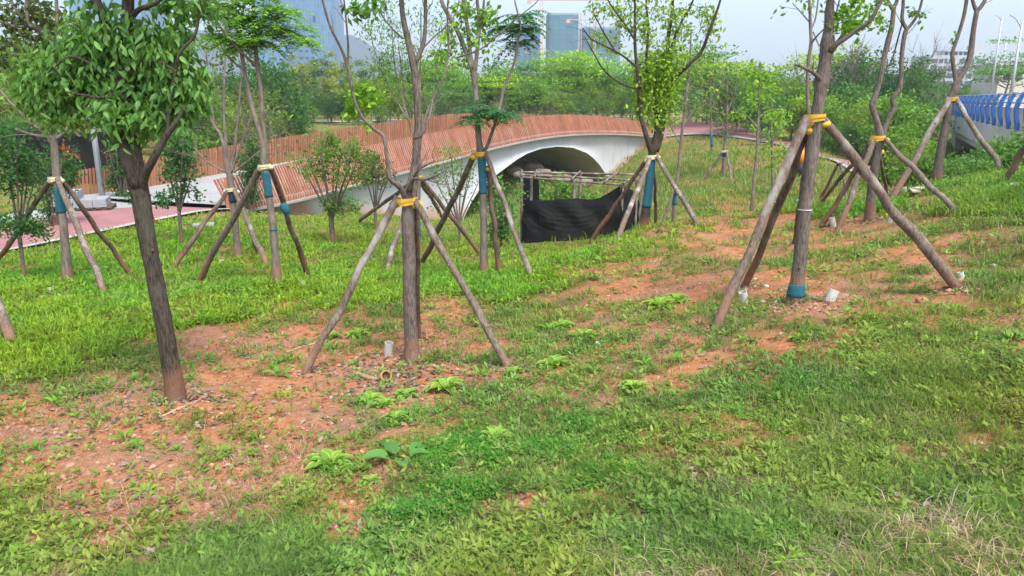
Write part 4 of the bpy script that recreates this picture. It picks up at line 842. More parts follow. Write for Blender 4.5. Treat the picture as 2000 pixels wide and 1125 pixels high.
# 2. the grey tree in the centre
def T2():
    def lf(lm, E):
        rosette(lm, cloud([(700,190,26,26,34),(728,200,20,20,20),(690,215,18,18,16),(712,170,14,12,10),(735,180,10,12,8),(716,245,10,12,4)], 5.6, 6), 4, 0.052, 0.034, *PAL['bright'], 0.5, 0.02)
        rosette(lm, cloud([(720,6,34,10,14,-.3),(690,20,20,8,8,-.3),(760,-60,120,40,120),(850,-60,80,40,60)], 5.6), 5, 0.06, 0.036, *PAL['camphor'], 0.6, 0.03)
    L = [[(806,708,20),(804,680,18.5),(802,640,18),(799,560,17.5),(799,500,17.5),(797,450,17),(797,412,17.5),(801,380,18.5),(808,345,13),(813,305,11),(815,270,12),(817,240,10.5),(815,200,10),(811,150,10),(807,122,10),(797,80,8.5),(788,40,7.5),(784,0,6.5),(780,-110,4.5)],
         [(808,128,7),(820,104,5.8),(828,80,5),(831,40,4.5),(831,0,4.2),(834,-110,3)],
         [(797,392,12),(786,372,8,-.05),(774,360,6,-.1),(761,348,5.5,-.14),(757,320,4.6,-.15),(753,285,4.4,-.17),(747,264,4.6,-.18),(728,250,4.2,-.2),(706,226,4,-.22),(691,192,3.6,-.22),(686,165,4,-.22),(679,130,4.2,-.22),(665,92,3.2,-.25),(645,52,3,-.3),(630,0,2.8,-.32),(612,-70,2,-.35)],
         [(679,128,3.2,-.22),(680,92,2.6,-.2),(676,40,2.3,-.2),(672,0,2.1,-.2),(668,-60,1.5,-.2)],
         [(818,262,4,0),(829,236,3.2,.12),(836,214,3,.2),(845,194,3,.25),(856,170,2.8,.3),(867,149,2.7,.32),(876,101,2.6,.35),(874,40,2.3,.38),(875,0,2,.4),(878,-70,1.5,.4)],
         [(812,270,3,-.1),(822,266,2.4,-.15),(832,246,2,-.15),(841,218,2,-.12),(845,195,1.8,-.1)],
         [(800,372,8,-.06),(806,352,5,-.12),(815,349,4,-.18),(829,351,3.2,-.25),(845,346,3,-.3),(860,339,2.4,-.33)],
         [(806,352,3.4,-.12),(814,336,2.6,-.18),(826,326,2.2,-.24),(850,314,1.6,-.34)],
         [(815,230,3,.05),(800,205,2,.2),(790,180,1.7,.3),(782,120,1.4,.4),(778,90,1.0,.4)],[(786,75,2.4),(765,55,1.9,.1),(742,25,1.5,.2),(720,-10,1.1,.3)],
         [(828,92,2.4),(850,70,2,.1),(868,55,1.7,.2),(890,25,1.3,.3),(897,0,1,.3)]]
    planted((806,708), 5.6, L, 'grey furrowed tree at the centre, nearly bare, with one bright leaf tuft', leaf=lf, n0=22, amp=0.09, twig=(2, 0.22))
    stakes((806,708), 5.6, (795,392,17), [(770,398,597,730,7.2,gp),(815,400,992,716,7,gp),(812,400,818,662,5.5,br)], 'grey stake frame with a yellow tie around the central bare tree')
T2()
# 3. the big grey tree at the right
def T3():
    def lf(lm, E):
        rosette(lm, cloud([(1645,28,22,14,16),(1668,48,30,14,22),(1655,58,20,12,12),(1672,8,22,14,16),(1700,30,18,12,10),(1712,42,10,8,5),(1630,48,8,14,8),(1650,-60,150,40,140)], 5.6), 5, 0.045, 0.03, *PAL['bright'], 0.45, 0.025)
    L = [[(1553,592,20.5),(1555,568,19),(1558,540,18),(1566,470,17.5),(1573,400,17),(1582,330,16.5),(1590,270,16.5),(1596,220,16),(1602,182,17),(1604,163,20),(1608,140,17),(1613,112,16.5),(1616,86,18.5),(1619,55,12.5),(1620,20,11.5),(1622,0,10),(1625,-110,7)],
         [(1603,158,8,-.02),(1594,146,5,-.06),(1585,140,4.2,-.08),(1568,131,3.6,-.1),(1552,126,2.2,-.1)],
         [(1620,98,12,-.02),(1634,86,7,-.06),(1650,76,5.6,-.1),(1675,58,4.8,-.15),(1698,42,4.6,-.2),(1713,18,4.2,-.22),(1722,-5,4,-.22),(1732,-70,3,-.25)],
         [(1632,86,5.5,.0),(1642,74,4,.1),(1653,54,3.6,.15),(1661,34,3.4,.2),(1676,14,3,.25),(1690,-6,2.5,.3),(1705,-50,1.8,.3)],[(1620,40,4),(1630,35,2.4,.1),(1637,10,2,.15),(1645,-20,1.6,.2)]]
    planted((1553,592), 5.6, L, 'largest grey tree at the right, with a broken side stub and teal foot wrap', wraps=((555,577,'wrap'),(408.4,410,'twine')), leaf=lf, n0=22, amp=0.09, twig=(1, 0.2))
    stakes((1553,592), 5.6, (1592,229,16), [(1571,243,1400,642,8.6,gp),(1579,258,1454,560,7.4,br),(1613,243,1868,562,9.5,gp),(1583,244,1558,396,3.6,br,8.6)], 'thick weathered stake frame with a wide yellow tie, largest of all, at the right', wide=1.3, knot=0.62)
T3()
def T4():
    def lf(lm, E):
        rosette(lm, cloud([(1722,8,20,10,10),(1728,54,12,10,6),(1780,26,14,8,6),(1790,38,10,6,4),(1740,-70,60,40,70),(1790,-60,50,30,50)], 9.3), 5, 0.06, 0.04, *PAL['sapling'], 0.5, 0.04)
    L = [[(1698,446,14),(1700,405,12.5),(1705,350,11.5),(1711,310,10.5),(1716,285,11.5),(1719,268,11.5),(1714,242,8),(1708,222,8),(1703,207,8.5),(1709,188,7),(1718,160,6.2),(1727,112,6.5),(1735,80,7.2),(1742,50,6.2),(1746,15,5.2),(1752,0,4.6),(1762,-60,3.5)],
         [(1722,272,8),(1729,248,6.5),(1738,226,6.5),(1746,208,7),(1744,190,6),(1757,174,6.2),(1760,140,5.4),(1762,100,5.2),(1767,68,5.2),(1772,54,5)],
         [(1771,58,4.4),(1762,38,4.2),(1764,10,3.8),(1765,-40,3)],[(1771,58,4),(1784,42,3.6),(1795,22,3.2),(1803,-10,2.8)],[(1745,22,4),(1736,6,3.4),(1728,-25,2.4)],[(1738,128,2,.1),(1746,105,2,.15),(1754,75,1.9,.15),(1762,46,1.8,.1)]]
    planted((1698,446), 9.3, L, 'crooked two-stemmed grey tree just right of the largest staked tree', leaf=lf, n0=14, twig=(1, 0.3))
    stakes((1698,446), 9.3, (1714,269,12), [(1706,275,1605,445,5,br),(1703,282,1634,456,5.6,gp),(1731,274,1872,418,5.2,gp),(1704,274,1600,393,3.6,gp,11.2),(1718,300,1738,356,3,gp,12.2)], 'stake frame with a yellow tie around the crooked two-stemmed tree')
T4()
def T5():
    def lf(lm, E): rosette(lm, cloud([(1870,76,10,8,3),(1900,-70,70,40,80)], 10.8), 4, 0.06, 0.04, *PAL['sapling'], 0.5, 0.04)
    L = [[(1828,368,12.5),(1833,320,11),(1842,270,10.5),(1853,215,10),(1858,190,9.5),(1865,177,10.5),(1869,160,8),(1885,135,6.4),(1894,112,7),(1897,96,7.2),(1902,55,6.2),(1908,20,6)],
         [(1868,164,6),(1864,140,4.8),(1860,106,4.8),(1868,80,4.2),(1880,40,4.2),(1888,0,4.4),(1893,-60,3)],[(1908,24,5),(1901,6,4.2),(1895,-20,3.2)],[(1908,22,5.2),(1922,4,4.6),(1938,-35,3.2)]]
    planted((1828,368), 10.8, L, 'forked dark-stemmed tree beside the blue bridge railing, farthest right', leaf=lf, n0=14, twig=(1, 0.3))
    stakes((1828,368), 10.8, (1860,193,9), [(1851,199,1742,390,6.2,gp),(1869,196,1958,338,5,gp,10.0)], 'two-pole stake frame with a yellow tie in front of the blue railing')
T5()
def T6():
    def lf(lm, E):
        fronds(lm, cloud([(1012,52,26,14,6),(1016,30,16,10,3),(1004,84,20,8,3),(985,60,14,8,2)], 8.9), 0.26, *PAL['bluegreen'], 6, 8, 0.07)
        fronds(lm, cloud([(955,222,38,8,6),(930,232,22,6,3),(985,225,20,6,3),(915,212,18,6,2)], 8.6), 0.22, *PAL['bluegreen'], 5, 8, 0.06)
        rosette(lm, cloud([(900,22,26,20,26),(880,70,26,22,22),(945,40,20,24,24),(925,70,20,20,18),(962,28,14,12,10),(905,110,20,14,12),(870,110,20,20,14),(950,85,24,16,10)], 8.8), 4, 0.075, 0.048, *PAL['bright'], 0.6, 0.05)
        rosette(lm, cloud([(920,-70,90,40,90)], 8.8), 5, 0.075, 0.045, *PAL['frond'], 0.6, 0.05)
    L = [[(945,543,10),(945,480,9.2),(944,400,9.5),(942,330,9.8),(939,300,10),(935,270,8.4),(932,220,7.2),(928,170,7.2),(925,142,9),(914,112,6.4),(896,66,6),(876,30,5.6),(862,0,5.4),(848,-70,4)],
         [(925,145,7),(919,110,5.4),(914,60,5.2),(909,30,5),(905,0,4.6),(900,-70,3.4)],[(926,142,6.5),(931,110,5.2),(934,70,5),(935,30,4.6),(932,0,4.2),(930,-70,3)],[(934,72,4),(941,40,3.4),(945,5,3),(950,-50,2.2)],
         [(942,302,6),(952,284,4.4,-.05),(962,256,4.2,-.1),(970,232,4,-.1),(978,200,4,-.1),(986,166,3.6,-.1),(1004,123,3.2,-.1),(1013,72,3,-.1),(1017,52,2.6,-.1),(1006,4,1.8,-.1),(1004,-20,1.2,-.1)],
         [(894,112,2.2,-.2),(915,105,2,-.4),(945,92,1.8,-.5),(978,64,1.6,-.6),(1012,34,1.4,-.7),(1046,6,1.2,-.8),(1060,-15,1,-.8)],[(965,240,2,-.1),(962,225,1.6,-.1),(960,214,1.2,-.1)]]
    planted((945,543), 8.8, L, 'straight tree with a teal trunk wrap and faded red paint, right of the central tree', wraps=((309,378,'wrap'),), leaf=lf, n0=14, twig=(2, 0.3), bark='bark_smooth', marks=((417,432,-.35,-.1),(426,433,-.1,.3),(416,422,.0,.35),(441,454,-.2,.1)))
    stakes((945,543), 8.8, (939,300,10), [(923,309,822,518,5.6,'pole'),(951,306,1037,543,5,gp),(954,334,975,533,5,br)], 'stake frame tied in yellow around the tree with the teal wrap and red paint')
T6()
def T7():
    def lf(lm, E):
        C = cloud([(440,72,40,14,6),(482,42,40,14,6),(520,62,36,14,5),(560,66,22,12,4),(545,20,34,14,5),(450,28,36,14,5),(590,76,10,8,2),(470,86,40,8,4),(500,80,30,8,4),(430,10,30,12,3),(520,0,40,14,4)], 8.3)
        fronds(lm, C, 0.27, *PAL['frond'], 7, 9, 0.062)
        fronds(lm, cloud([(480,-80,110,40,16)], 8.3), 0.28, *PAL['frond'], 6, 8, 0.065)
    L = [[(542,567,11),(538,500,10.2),(533,440,9.6),(525,380,9.6),(518,332,9.6),(515,308,10.4),(515,288,9),(512,270,7),(500,236,6.2),(490,200,5.8),(478,142,5.6),(470,92,5),(464,60,4),(455,18,3),(450,-50,2)],
         [(516,298,7),(516,270,6),(513,235,5.6),(510,180,5.6),(503,130,5.4),(498,84,5),(495,32,4.6),(494,0,4.2),(492,-70,3)],[(499,128,4.2),(482,112,3.6,-.1),(456,86,3,-.2),(426,46,2.5,-.3),(404,10,2,-.35)],
         [(478,140,2.6),(445,110,2,.1),(425,78,1.6,.1)],[(496,60,2.6),(525,52,2,-.1),(560,64,1.5,-.2)],[(495,30,2.4),(520,20,2,-.1),(545,12,1.5,-.1)]]
    planted((542,567), 8.3, L, 'twin-stemmed tree with feathery leaf layers and teal wrap, left of centre', wraps=((336,384,'wrap'),(447,450,'wrap')), leaf=lf, n0=14, bark='bark_smooth')
    r = stakes((542,567), 8.3, (516,325,10), [(507,330,380,558,6,gp),(528,326,605,545,5.4,br)], 'stake frame with a cream tie around the feathery twin-stemmed tree', 'cream_tie')
    w = MB(); c = P(557, 408, 8.27); tube(w, [c + [-.03, 0, .06], c, c + [.03, 0, -.06]], [0.032, 0.05, 0.036], 8, 0.3, 3); w.build('cloth_scrap', M['wrap'], r, color=False)
T7()
def T8():
    def lf(lm, E):
        rosette(lm, cloud([(30,35,40,30,50),(70,85,50,36,60),(105,50,36,36,44),(15,110,20,50,30),(60,20,50,20,36),(120,110,30,30,24),(40,140,40,24,24)], 9.3), 5, 0.085, 0.05, *PAL['olive'], 0.5, 0.06)
        rosette(lm, cloud([(70,245,60,16,30),(130,250,40,14,16),(50,215,40,18,16),(150,240,20,18,10),(110,210,30,20,12)], 9.2), 4, 0.06, 0.034, *PAL['olive'], 0.3, 0.05)
        rosette(lm, cloud([(60,-70,120,40,120)], 9.2), 5, 0.085, 0.05, *PAL['olive'], 0.5, 0.06)
    L = [[(134,566,13.5),(130,520,11.8),(125,450,10.4),(118,400,10.4),(112,350,10),(108,310,10),(106,280,9),(109,262,7),(113,230,5.6),(116,190,5),(118,130,5),(115,100,5.5),(113,60,5),(110,0,4.4),(108,-80,3)],
         [(106,290,5),(94,268,4),(80,254,3.8),(60,240,3.4),(36,215,3.2),(18,198,3),(0,176,2.6),(-30,150,2)],[(106,275,5),(97,262,4.6),(92,240,3.6),(80,212,3),(70,190,2)],[(108,272,5),(124,260,4),(145,241,3),(165,225,2)],
         [(114,106,6),(100,82,5.5),(84,64,5),(64,52,4.4),(32,52,3.8),(0,42,3.4),(-40,30,2.5)],[(64,52,4),(38,28,3.6),(22,0,3,),(10,-50,2)],[(54,44,4),(52,0,4),(52,-60,3)],[(106,270,4),(60,262,3.4),(30,252,2.6)]]
    planted((134,566), 9.2, L, 'spreading tree with a short teal wrap near the left edge, in front of the path', wraps=((366,415,'wrap'),), leaf=lf, n0=14, twig=(2, 0.3), bark='bark_smooth')
    stakes((134,566), 9.2, (107,349,10), [(97,354,-8,516,5,gp),(114,353,205,577,6,gp),(121,353,259,542,4.6,br)], 'stake frame with a pale tie around the leftmost wrapped tree', 'cream_tie')
T8()
def T9():
    def lf(lm, E): rosette(lm, list(E) + list(cloud([(410,150,60,50,26),(450,110,50,40,26),(390,200,40,30,12),(470,190,30,40,12),(430,-20,80,60,60)], 12.3)), 4, 0.09, 0.04, *PAL['olive'], 0.5, 0.09)
    L = [[(466,513,9),(460,440,8.2),(454,385,8),(450,350,8.4),(446,330,9),(443,305,7),(436,280,5.6),(430,262,4.8),(420,248,4.2),(404,216,3.4),(390,192,2.6),(375,150,1.8)],
         [(446,335,6),(442,290,4.6),(438,240,3.8),(437,180,3),(440,110,2),(440,40,1.4)],[(450,338,5.4),(458,290,4.2),(464,240,3.4),(468,190,2.6),(472,140,1.8),(476,70,1.2)],[(452,335,4),(470,285,3),(482,255,2.6),(494,210,2)],[(445,338,3.6),(425,328,2.4),(400,312,2),(378,288,1.4)],[(456,336,3.6),(480,318,2.4),(505,298,1.8),(530,290,1.2)],[(420,248,3),(410,190,2.4),(405,130,1.8),(402,70,1.2)]]
    planted((466,513), 12.0, L, 'many-stemmed vase-shaped tree with a dark blue wrap at the end of the bridge railing', wraps=((373,395,'wrap_dark'),), leaf=lf, n0=12, twig=(7, 0.6), bark='bark_smooth')
    stakes((466,513), 12.0, (451,370,8.5), [(443,374,339,522,4.4,br),(460,374,521,520,5,gp),(464,376,505,498,4,br)], 'stake frame with a pale tie around the vase-shaped tree by the bridge end', 'cream_tie')
T9()
def T10():
    def lf(lm, E):
        p = PAL['lime']
        rosette(lm, cloud([(1280,135,30,28,46),(1302,120,30,30,40),(1268,172,32,34,56),(1298,185,26,40,56),(1258,205,20,30,28),(1290,228,20,20,24),(1250,150,16,20,16),(1312,155,18,30,22),(1285,160,30,50,50,.2)]*2, 12.0), 5, 0.082, 0.04, (0.14, 0.27, 0.02), (0.31, 0.46, 0.05), 0.8, 0.07)
        rosette(lm, cloud([(1195,16,22,10,14),(1160,18,14,16,8),(1222,44,22,18,18),(1190,86,22,12,14),(1165,75,12,10,6),(1256,52,20,24,20),(1262,78,12,10,8),(1310,38,26,22,24),(1306,86,22,18,18),(1335,62,16,12,10),(1376,26,20,10,12),(1386,60,16,14,12),(1392,38,8,16,5),(1242,10,26,10,12),(1330,110,20,16,10),(1290,12,26,12,10),(1340,15,20,10,8),(1255,115,16,12,10),(1240,-60,120,40,90),(1360,-60,80,40,50)]*2, 12.0), 4, 0.085, 0.040, (0.17, 0.30, 0.03), (0.33, 0.45, 0.07), 0.7, 0.07)
    L = [[(1256,457,12.5),(1263,400,10.6),(1270,340,10),(1273,303,10.6),(1277,288,11.5),(1283,262,8.5),(1284,235,8),(1281,205,7),(1274,172,5.6),(1266,150,4.8),(1262,120,4.2),(1264,90,3.6),(1266,50,3),(1262,0,2.4),(1262,-70,1.5)],
         [(1274,300,9),(1266,278,6.5,-.05),(1258,250,5.8,-.1),(1251,225,5.2,-.1),(1249,190,5,-.1),(1246,150,4.4,-.1),(1241,100,4,-.1),(1240,55,3.4,-.1),(1240,10,2.6,-.1),(1238,-60,1.6,-.1)],
         [(1280,295,9),(1289,270,7.5,.05),(1295,240,6.6,.1),(1299,200,5.8,.1),(1297,155,5.4,.1),(1304,115,5,.1),(1305,72,4.6,.1),(1312,30,4,.1),(1314,-10,3.4,.1),(1316,-70,2,.1)],
         [(1299,180,5,.1),(1325,146,4.6,.0),(1346,126,4.4,-.1),(1370,100,4.2,-.1),(1385,62,3.6,-.2),(1400,22,3,-.2),(1411,-12,2.4,-.2)],[(1304,112,4,.1),(1315,82,3.4),(1330,45,3),(1352,5,2.2),(1362,-30,1.5)],
         [(1262,165,3,-.1),(1236,171,2.4,-.2),(1205,158,2.2,-.3),(1178,135,2,-.35),(1155,95,1.7,-.4),(1142,72,1.3,-.4)],[(1244,131,3.2,-.1),(1215,108,2.6,-.2),(1182,90,2.2,-.3),(1155,76,1.8,-.35),(1138,55,1.4,-.4)],
         [(1205,105,2.4,-.2),(1184,72,2,-.25),(1172,50,1.8,-.3),(1160,28,1.5,-.3)],[(1241,80,2.6,-.1),(1222,50,2.2,-.2),(1200,20,1.8,-.3),(1185,-5,1.4,-.3)]]
    planted((1256,457), 12.0, L, 'leafy yellow-green tree with a long blue trunk wrap beside the black net shed', wraps=((304,404,'wrap'),), leaf=lf, n0=14, twig=(3, 0.4), bark='bark_dark')
    stakes((1256,457), 12.0, (1272,306,11), [(1263,312,1149,479,4.2,br),(1268,313,1204,472,5,gp),(1284,309,1365,441,4.6,gp),(1277,312,1283,442,3.2,br,13)], 'stake frame with a pale tie around the yellow-green tree by the shed', 'cream_tie')
T10()
# thinner trees behind these
def thin_tree(base, Y, trunk, label, leafcl=(), pal='sapling', wraps=(), twig=(3, 0.4), bark='bark_smooth', lsize=(0.08, 0.045), more=(), per=4, droop=0.5, group='thin staked trees farther back'):
    def lf(lm, E): rosette(lm, (list(E) if len(E) else []) + (list(cloud(leafcl, Y)) if leafcl else []), per, *lsize, *PAL[pal], droop, 0.07)
    planted(base, Y, [trunk] + list(more), label, bark, wraps, lf if (leafcl or more) else None, n0=10, twig=twig, group=group, name='thin_tree')
thin_tree((1575,404), 11.0, [(1574,404,6),(1577,330,5.4),(1580,240,5),(1577,180,4.8),(1579,120,4.8),(1584,85,4.8),(1583,50,4.2),(1581,0,3.8),(1578,-80,2.5)], 'slim straight tree standing directly behind the largest grey tree', [(1580,8,10,10,6),(1580,-80,50,40,50)], more=[[(1584,85,2.6),(1596,70,2.2,-.1),(1612,54,1.8,-.15)],[(1584,58,2.4),(1593,35,2,.1),(1598,0,1.8,.1)],[(1580,42,1.8),(1565,25,1.4,.1),(1548,6,1.1,.2)],[(1588,62,1.6,.1),(1600,90,1.2,.1)]], twig=(1, 0.25))
thin_tree((817,497), 12.6, [(817,500,7),(816,440,6.2),(817,380,6),(818,345,5.6),(819,300,4),(820,240,3.4),(820,170,2.6),(822,90,2),(822,20,1.5)], 'slim tree hidden directly behind the central grey trunk', [(770,125,40,40,80),(760,70,36,36,70),(800,100,30,40,50),(850,120,30,40,50),(870,60,30,30,50),(740,120,24,24,30),(720,60,24,24,30),(760,20,50,30,60),(840,30,40,30,40),(790,160,40,30,30)], wraps=((432,460,'wrap'),), more=[[(819,300,3),(800,240,2.4),(785,190,2),(770,120,1.6),(765,40,1.2)],[(819,280,2.6),(840,220,2),(850,150,1.6),(865,60,1.2)],[(800,240,2),(760,170,1.6),(735,110,1.2),(720,50,1)],[(820,200,2),(810,140,1.6),(800,60,1.2)]], lsize=(0.085, 0.022), pal='sapling')
stakes((817,497), 12.6, (818,345,6), [(812,350,755,530,4.6,gp),(826,352,940,499,4.2,br),(810,352,700,432,3.6,gp),(822,352,868,432,3.4,gp)], 'thin stake frame whose tie hides behind the central grey trunk', 'yellow')
thin_tree((1316,442), 15.5, [(1316,444,6),(1317,400,5.2),(1319,370,4.8),(1325,332,4.2),(1329,285,3.8),(1335,235,3.6),(1342,175,3),(1347,120,2.4),(1350,60,1.6)], 'slender leaning tree with a short blue wrap right of the long blue wrap', [(1350,140,26,40,26),(1365,100,24,26,18),(1330,205,24,14,8),(1375,205,24,8,8),(1300,260,10,8,3),(1340,70,30,26,18)], wraps=((368,400,'wrap'),), more=[[(1333,250,2.4),(1352,222,2),(1380,202,1.4)],[(1339,200,2.2),(1355,150,1.8),(1368,100,1.4)],[(1330,285,1.6),(1318,262,1.2),(1308,245,1)]])
stakes((1316,442), 15.5, (1319,371,5), [(1316,374,1290,450,3,br),(1322,374,1362,440,3.2,gp)], 'small two-pole frame around the slender leaning tree', 'cream_tie')
thin_tree((1413,346), 30, [(1413,347,5),(1414,310,4.4),(1415,290,4.4),(1418,260,3.6),(1420,215,3),(1420,170,2.4),(1422,140,1.6)], 'olive-leaved small tree with its own white tripod on the slope', [(1420,215,22,34,40),(1420,180,26,26,30),(1412,252,14,22,20),(1424,150,16,20,12)], 'olive', wraps=((296,306,'wrap_dark'),), lsize=(0.16, 0.07), twig=(4, 0.6), more=[[(1418,250,2),(1410,210,1.6),(1400,175,1.2)],[(1420,220,2),(1432,190,1.6),(1440,160,1.2)]])
stakes((1413,346), 30, (1415,295,5), [(1411,297,1371,353,2.4,gp),(1419,297,1430,357,2.4,gp)], 'pale tripod of stakes on the far grass slope below the pink lane', 'cream_tie')
thin_tree((1392,318), 34, [(1392,319,3.6),(1390,280,3),(1389,245,2.6),(1388,200,2),(1386,150,1.4)], 'dark slim tree with a pale ring near the pink lane', [(1388,200,24,26,20),(1392,160,26,26,24),(1396,225,22,8,8)], 'olive', wraps=((262,286,'wrap'),), lsize=(0.18, 0.09), twig=(4, 0.8), more=[[(1389,240,1.6),(1380,225,1.3),(1368,214,1)],[(1388,215,1.6),(1400,190,1.3),(1408,160,1)]])
thin_tree((1469,402), 21, [(1469,404,4.6),(1471,370,4),(1475,330,3.8),(1479,285,3.8),(1481,230,3.2),(1482,180,2.6),(1484,120,1.8)], 'bent grey tree standing in the hollow left of the big stakes', [(1480,180,30,30,36),(1470,140,30,26,30),(1500,150,24,26,20),(1440,220,24,14,8),(1510,225,30,14,14)], 'bright', lsize=(0.14, 0.08), twig=(4, 0.7), more=[[(1480,250,2.4),(1462,230,2),(1445,215,1.4)],[(1481,230,2.2),(1505,215,1.8),(1525,215,1.2)]])
thin_tree((1441,262), 50, [(1441,263,2),(1440,230,1.7),(1440,200,1.4),(1440,160,1)], 'very thin sapling pole-straight behind the pink lane', [(1440,185,16,22,14)], 'olive', lsize=(0.22, 0.12), twig=(3, 0.8), more=[[(1440,210,1),(1434,190,.8),(1428,172,.6)]])
thin_tree((1510,372), 24, [(1510,374,3),(1508,330,2.6),(1508,290,2.6),(1506,250,2.2),(1508,200,1.6)], 'leafy small tree at the foot of the slope by the pink lane', [(1510,290,34,14,26),(1505,260,30,14,22),(1530,300,24,12,16),(1500,320,20,8,8),(1520,230,34,20,30)], 'bright', lsize=(0.14, 0.08), twig=(3, 0.6), more=[[(1508,310,1.8),(1525,296,1.4),(1540,290,1)],[(1507,280,1.6),(1492,262,1.3),(1482,250,1)]])
stakes((1650,392), 18, (1640,320,4), [(1636,322,1585,372,3,gp,20),(1642,322,1676,380,3,gp,17.5)], 'thin grey props crossing behind the big right-hand stakes', 'wrap_dark')
stakes((2040,420), 8.4, (2030,250,9), [(2018,262,1963,358,6.2,br),(2040,262,2100,420,6,gp)], 'single brown stake entering at the right edge on the bank', 'yellow')
stakes((-60,640), 6.6, (-55,470,14), [(-42,490,26,676,9,gp),(-70,490,-150,690,9,gp)], 'weathered stake foot entering at the left edge on bright grass', 'yellow')

# ------------------------------------------------------------------ shrubs
def shrub(base, Y, stems, cl, label, pal='sapling', lsize=(0.075, 0.04), per=8, tips=None, droop=0.1, twig=(4, 0.35), bark='bark_grey', name='shrub'):
    b = P(base[0], base[1], Y); root = thing(name, ground(b), label, 'shrub', 'clipped shrubs and saplings on the lawn'); mb = MB(); E = []
    for k, L in enumerate(stems):
        p, r = limb3(L, Y)
        if k == 0: p = np.vstack([p[:1] - [0, 0, .15], p]); r = np.concatenate([r[:1], r])
        q, rr = tube(mb, p, r, 8, 0.08, k, ringstep=2.5)
        if k: E += twigs(mb, q, rr, *twig, up=0.8)
    mb.build('stem', M[bark], root, color=False); lm = MB(); C = list(cloud([(q[0], q[1], q[2], q[3], int(q[4] * 1.5)) + tuple(q[5:]) for q in cl], Y)) + E
    rosette(lm, C, per, *lsize, *PAL[pal], droop, 0.06)
    if tips: rosette(lm, cloud(tips, Y), 5, lsize[0], lsize[1], (0.22, 0.05, 0.02), (0.34, 0.13, 0.03), -0.3, 0.05)
    lm.build('leaves', M['leaf'], root)
def fan(bx, by, top, w, n, r0, seed):
    rn = random.Random(seed); S = []
    for k in range(n):
        t = (k + 0.5) / n * 2 - 1 + rn.uniform(-.15, .15); h = by - (by - top) * (1 - 0.25 * t * t) * rn.uniform(.85, 1.05); d = rn.uniform(-.5, .5)
        S.append([(bx, by, r0), (bx + w * t * 0.42, by - (by - h) * 0.4, r0 * .7, d * .5), (bx + w * t * 0.8, by - (by - h) * 0.75, r0 * .45, d), (bx + w * t, h, r0 * .2, d)])
    return S
shrub((650,475), 14.2, [[(650,476,5.5),(648,440,5),(647,425,5)]] + fan(648, 430, 275, 62, 9, 2.6, 1), [(640,295,40,24,36),(690,300,30,26,26),(610,330,26,30,20),(650,340,40,30,24),(700,345,24,30,16),(655,400,30,22,36),(640,270,30,10,12),(720,320,14,20,6)], 'vase-shaped green shrub in front of the slatted bridge railing, left of the central tree', 'sapling')
shrub((735,452), 18, [[(735,454,3.4),(733,420,3),(732,405,3)]] + fan(733, 412, 310, 34, 7, 1.8, 2), [(725,330,28,20,26),(745,345,22,20,16),(710,350,16,16,10),(735,310,20,12,10)], 'narrower shrub beside the white bridge wall, just left of the central trunk', 'olive', lsize=(0.08, 0.045))
shrub((900,474), 15.5, [[(898,476,3),(897,440,2.8),(896,420,2.8)]] + fan(896, 440, 300, 52, 9, 1.8, 3), [(890,330,44,20,24),(860,345,26,18,12),(920,350,24,24,12),(885,375,36,24,14),(850,400,14,20,6),(880,290,30,12,10)], 'pale airy sapling with small light leaves before the white wall', 'sapling', lsize=(0.07, 0.04), per=4)
shrub((982,465), 14.5, [[(979,468,3),(980,430,3)]] + fan(980, 460, 385, 26, 6, 1.8, 4), [(980,432,20,30,34),(968,450,14,20,16),(992,404,14,20,12),(988,455,14,16,12)], 'dark bushy shrub behind the red-painted trunk, left of the net shed', 'camphor', lsize=(0.085, 0.05))
shrub((356,484), 13.6, [[(356,485,3.6),(352,440,3.2),(350,412,3.4)]] + fan(350, 416, 270, 38, 6, 2.2, 5), [(345,330,34,24,30),(330,300,26,22,20),(365,310,22,24,18),(355,370,26,14,16),(320,390,24,10,16),(345,275,28,18,16),(385,385,12,6,4),(265,385,24,8,12,.3)], 'small tree-like shrub in the grass between the dark camphor trunk and the path', 'deep', lsize=(0.085, 0.045))
shrub((48,560), 9.6, [[(49,560,4),(44,510,3.6),(38,462,4)]] + fan(38, 466, 290, 34, 6, 2.6, 6), [(40,440,36,14,40),(75,448,18,10,16),(5,438,18,10,14),(20,350,30,34,40),(45,310,28,30,30),(8,290,24,40,30)], 'dark-leaved clipped shrub at the left edge, in front of the pink lane', 'deep', lsize=(0.065, 0.035))
shrub((112,470), 16, [[(112,486,4),(110,450,3.6)]] + fan(110, 470, 300, 40, 7, 2.4, 7), [(110,360,40,36,70),(90,330,30,26,36),(135,330,26,30,36),(105,410,30,20,30)], 'reddish-tipped bush beside the leftmost wrapped trunk', 'deep', lsize=(0.09, 0.045), tips=[(140,305,14,20,10),(85,315,20,14,6),(130,335,20,16,8),(120,290,20,14,8)])
shrub((240,395), 21, [[(240,398,4),(240,370,3)]] + fan(240, 392, 270, 30, 6, 2.4, 8), [(240,330,26,30,50),(225,355,20,16,24),(255,300,20,22,24),(245,378,22,10,16)], 'dark bush with red tips between the lamp post and the camphor trunk', 'deep', lsize=(0.12, 0.06), tips=[(215,300,12,14,6),(285,290,18,14,8)])
shrub((492,425), 19.5, [[(492,436,3.6),(492,400,3)]] + fan(492, 420, 270, 26, 6, 2.0, 9), [(490,350,20,34,44),(478,320,18,24,26),(500,310,16,24,22),(492,290,18,16,14),(490,385,18,16,18)], 'dark narrow shrub behind the feathery tree, against the railing', 'deep', lsize=(0.10, 0.05))
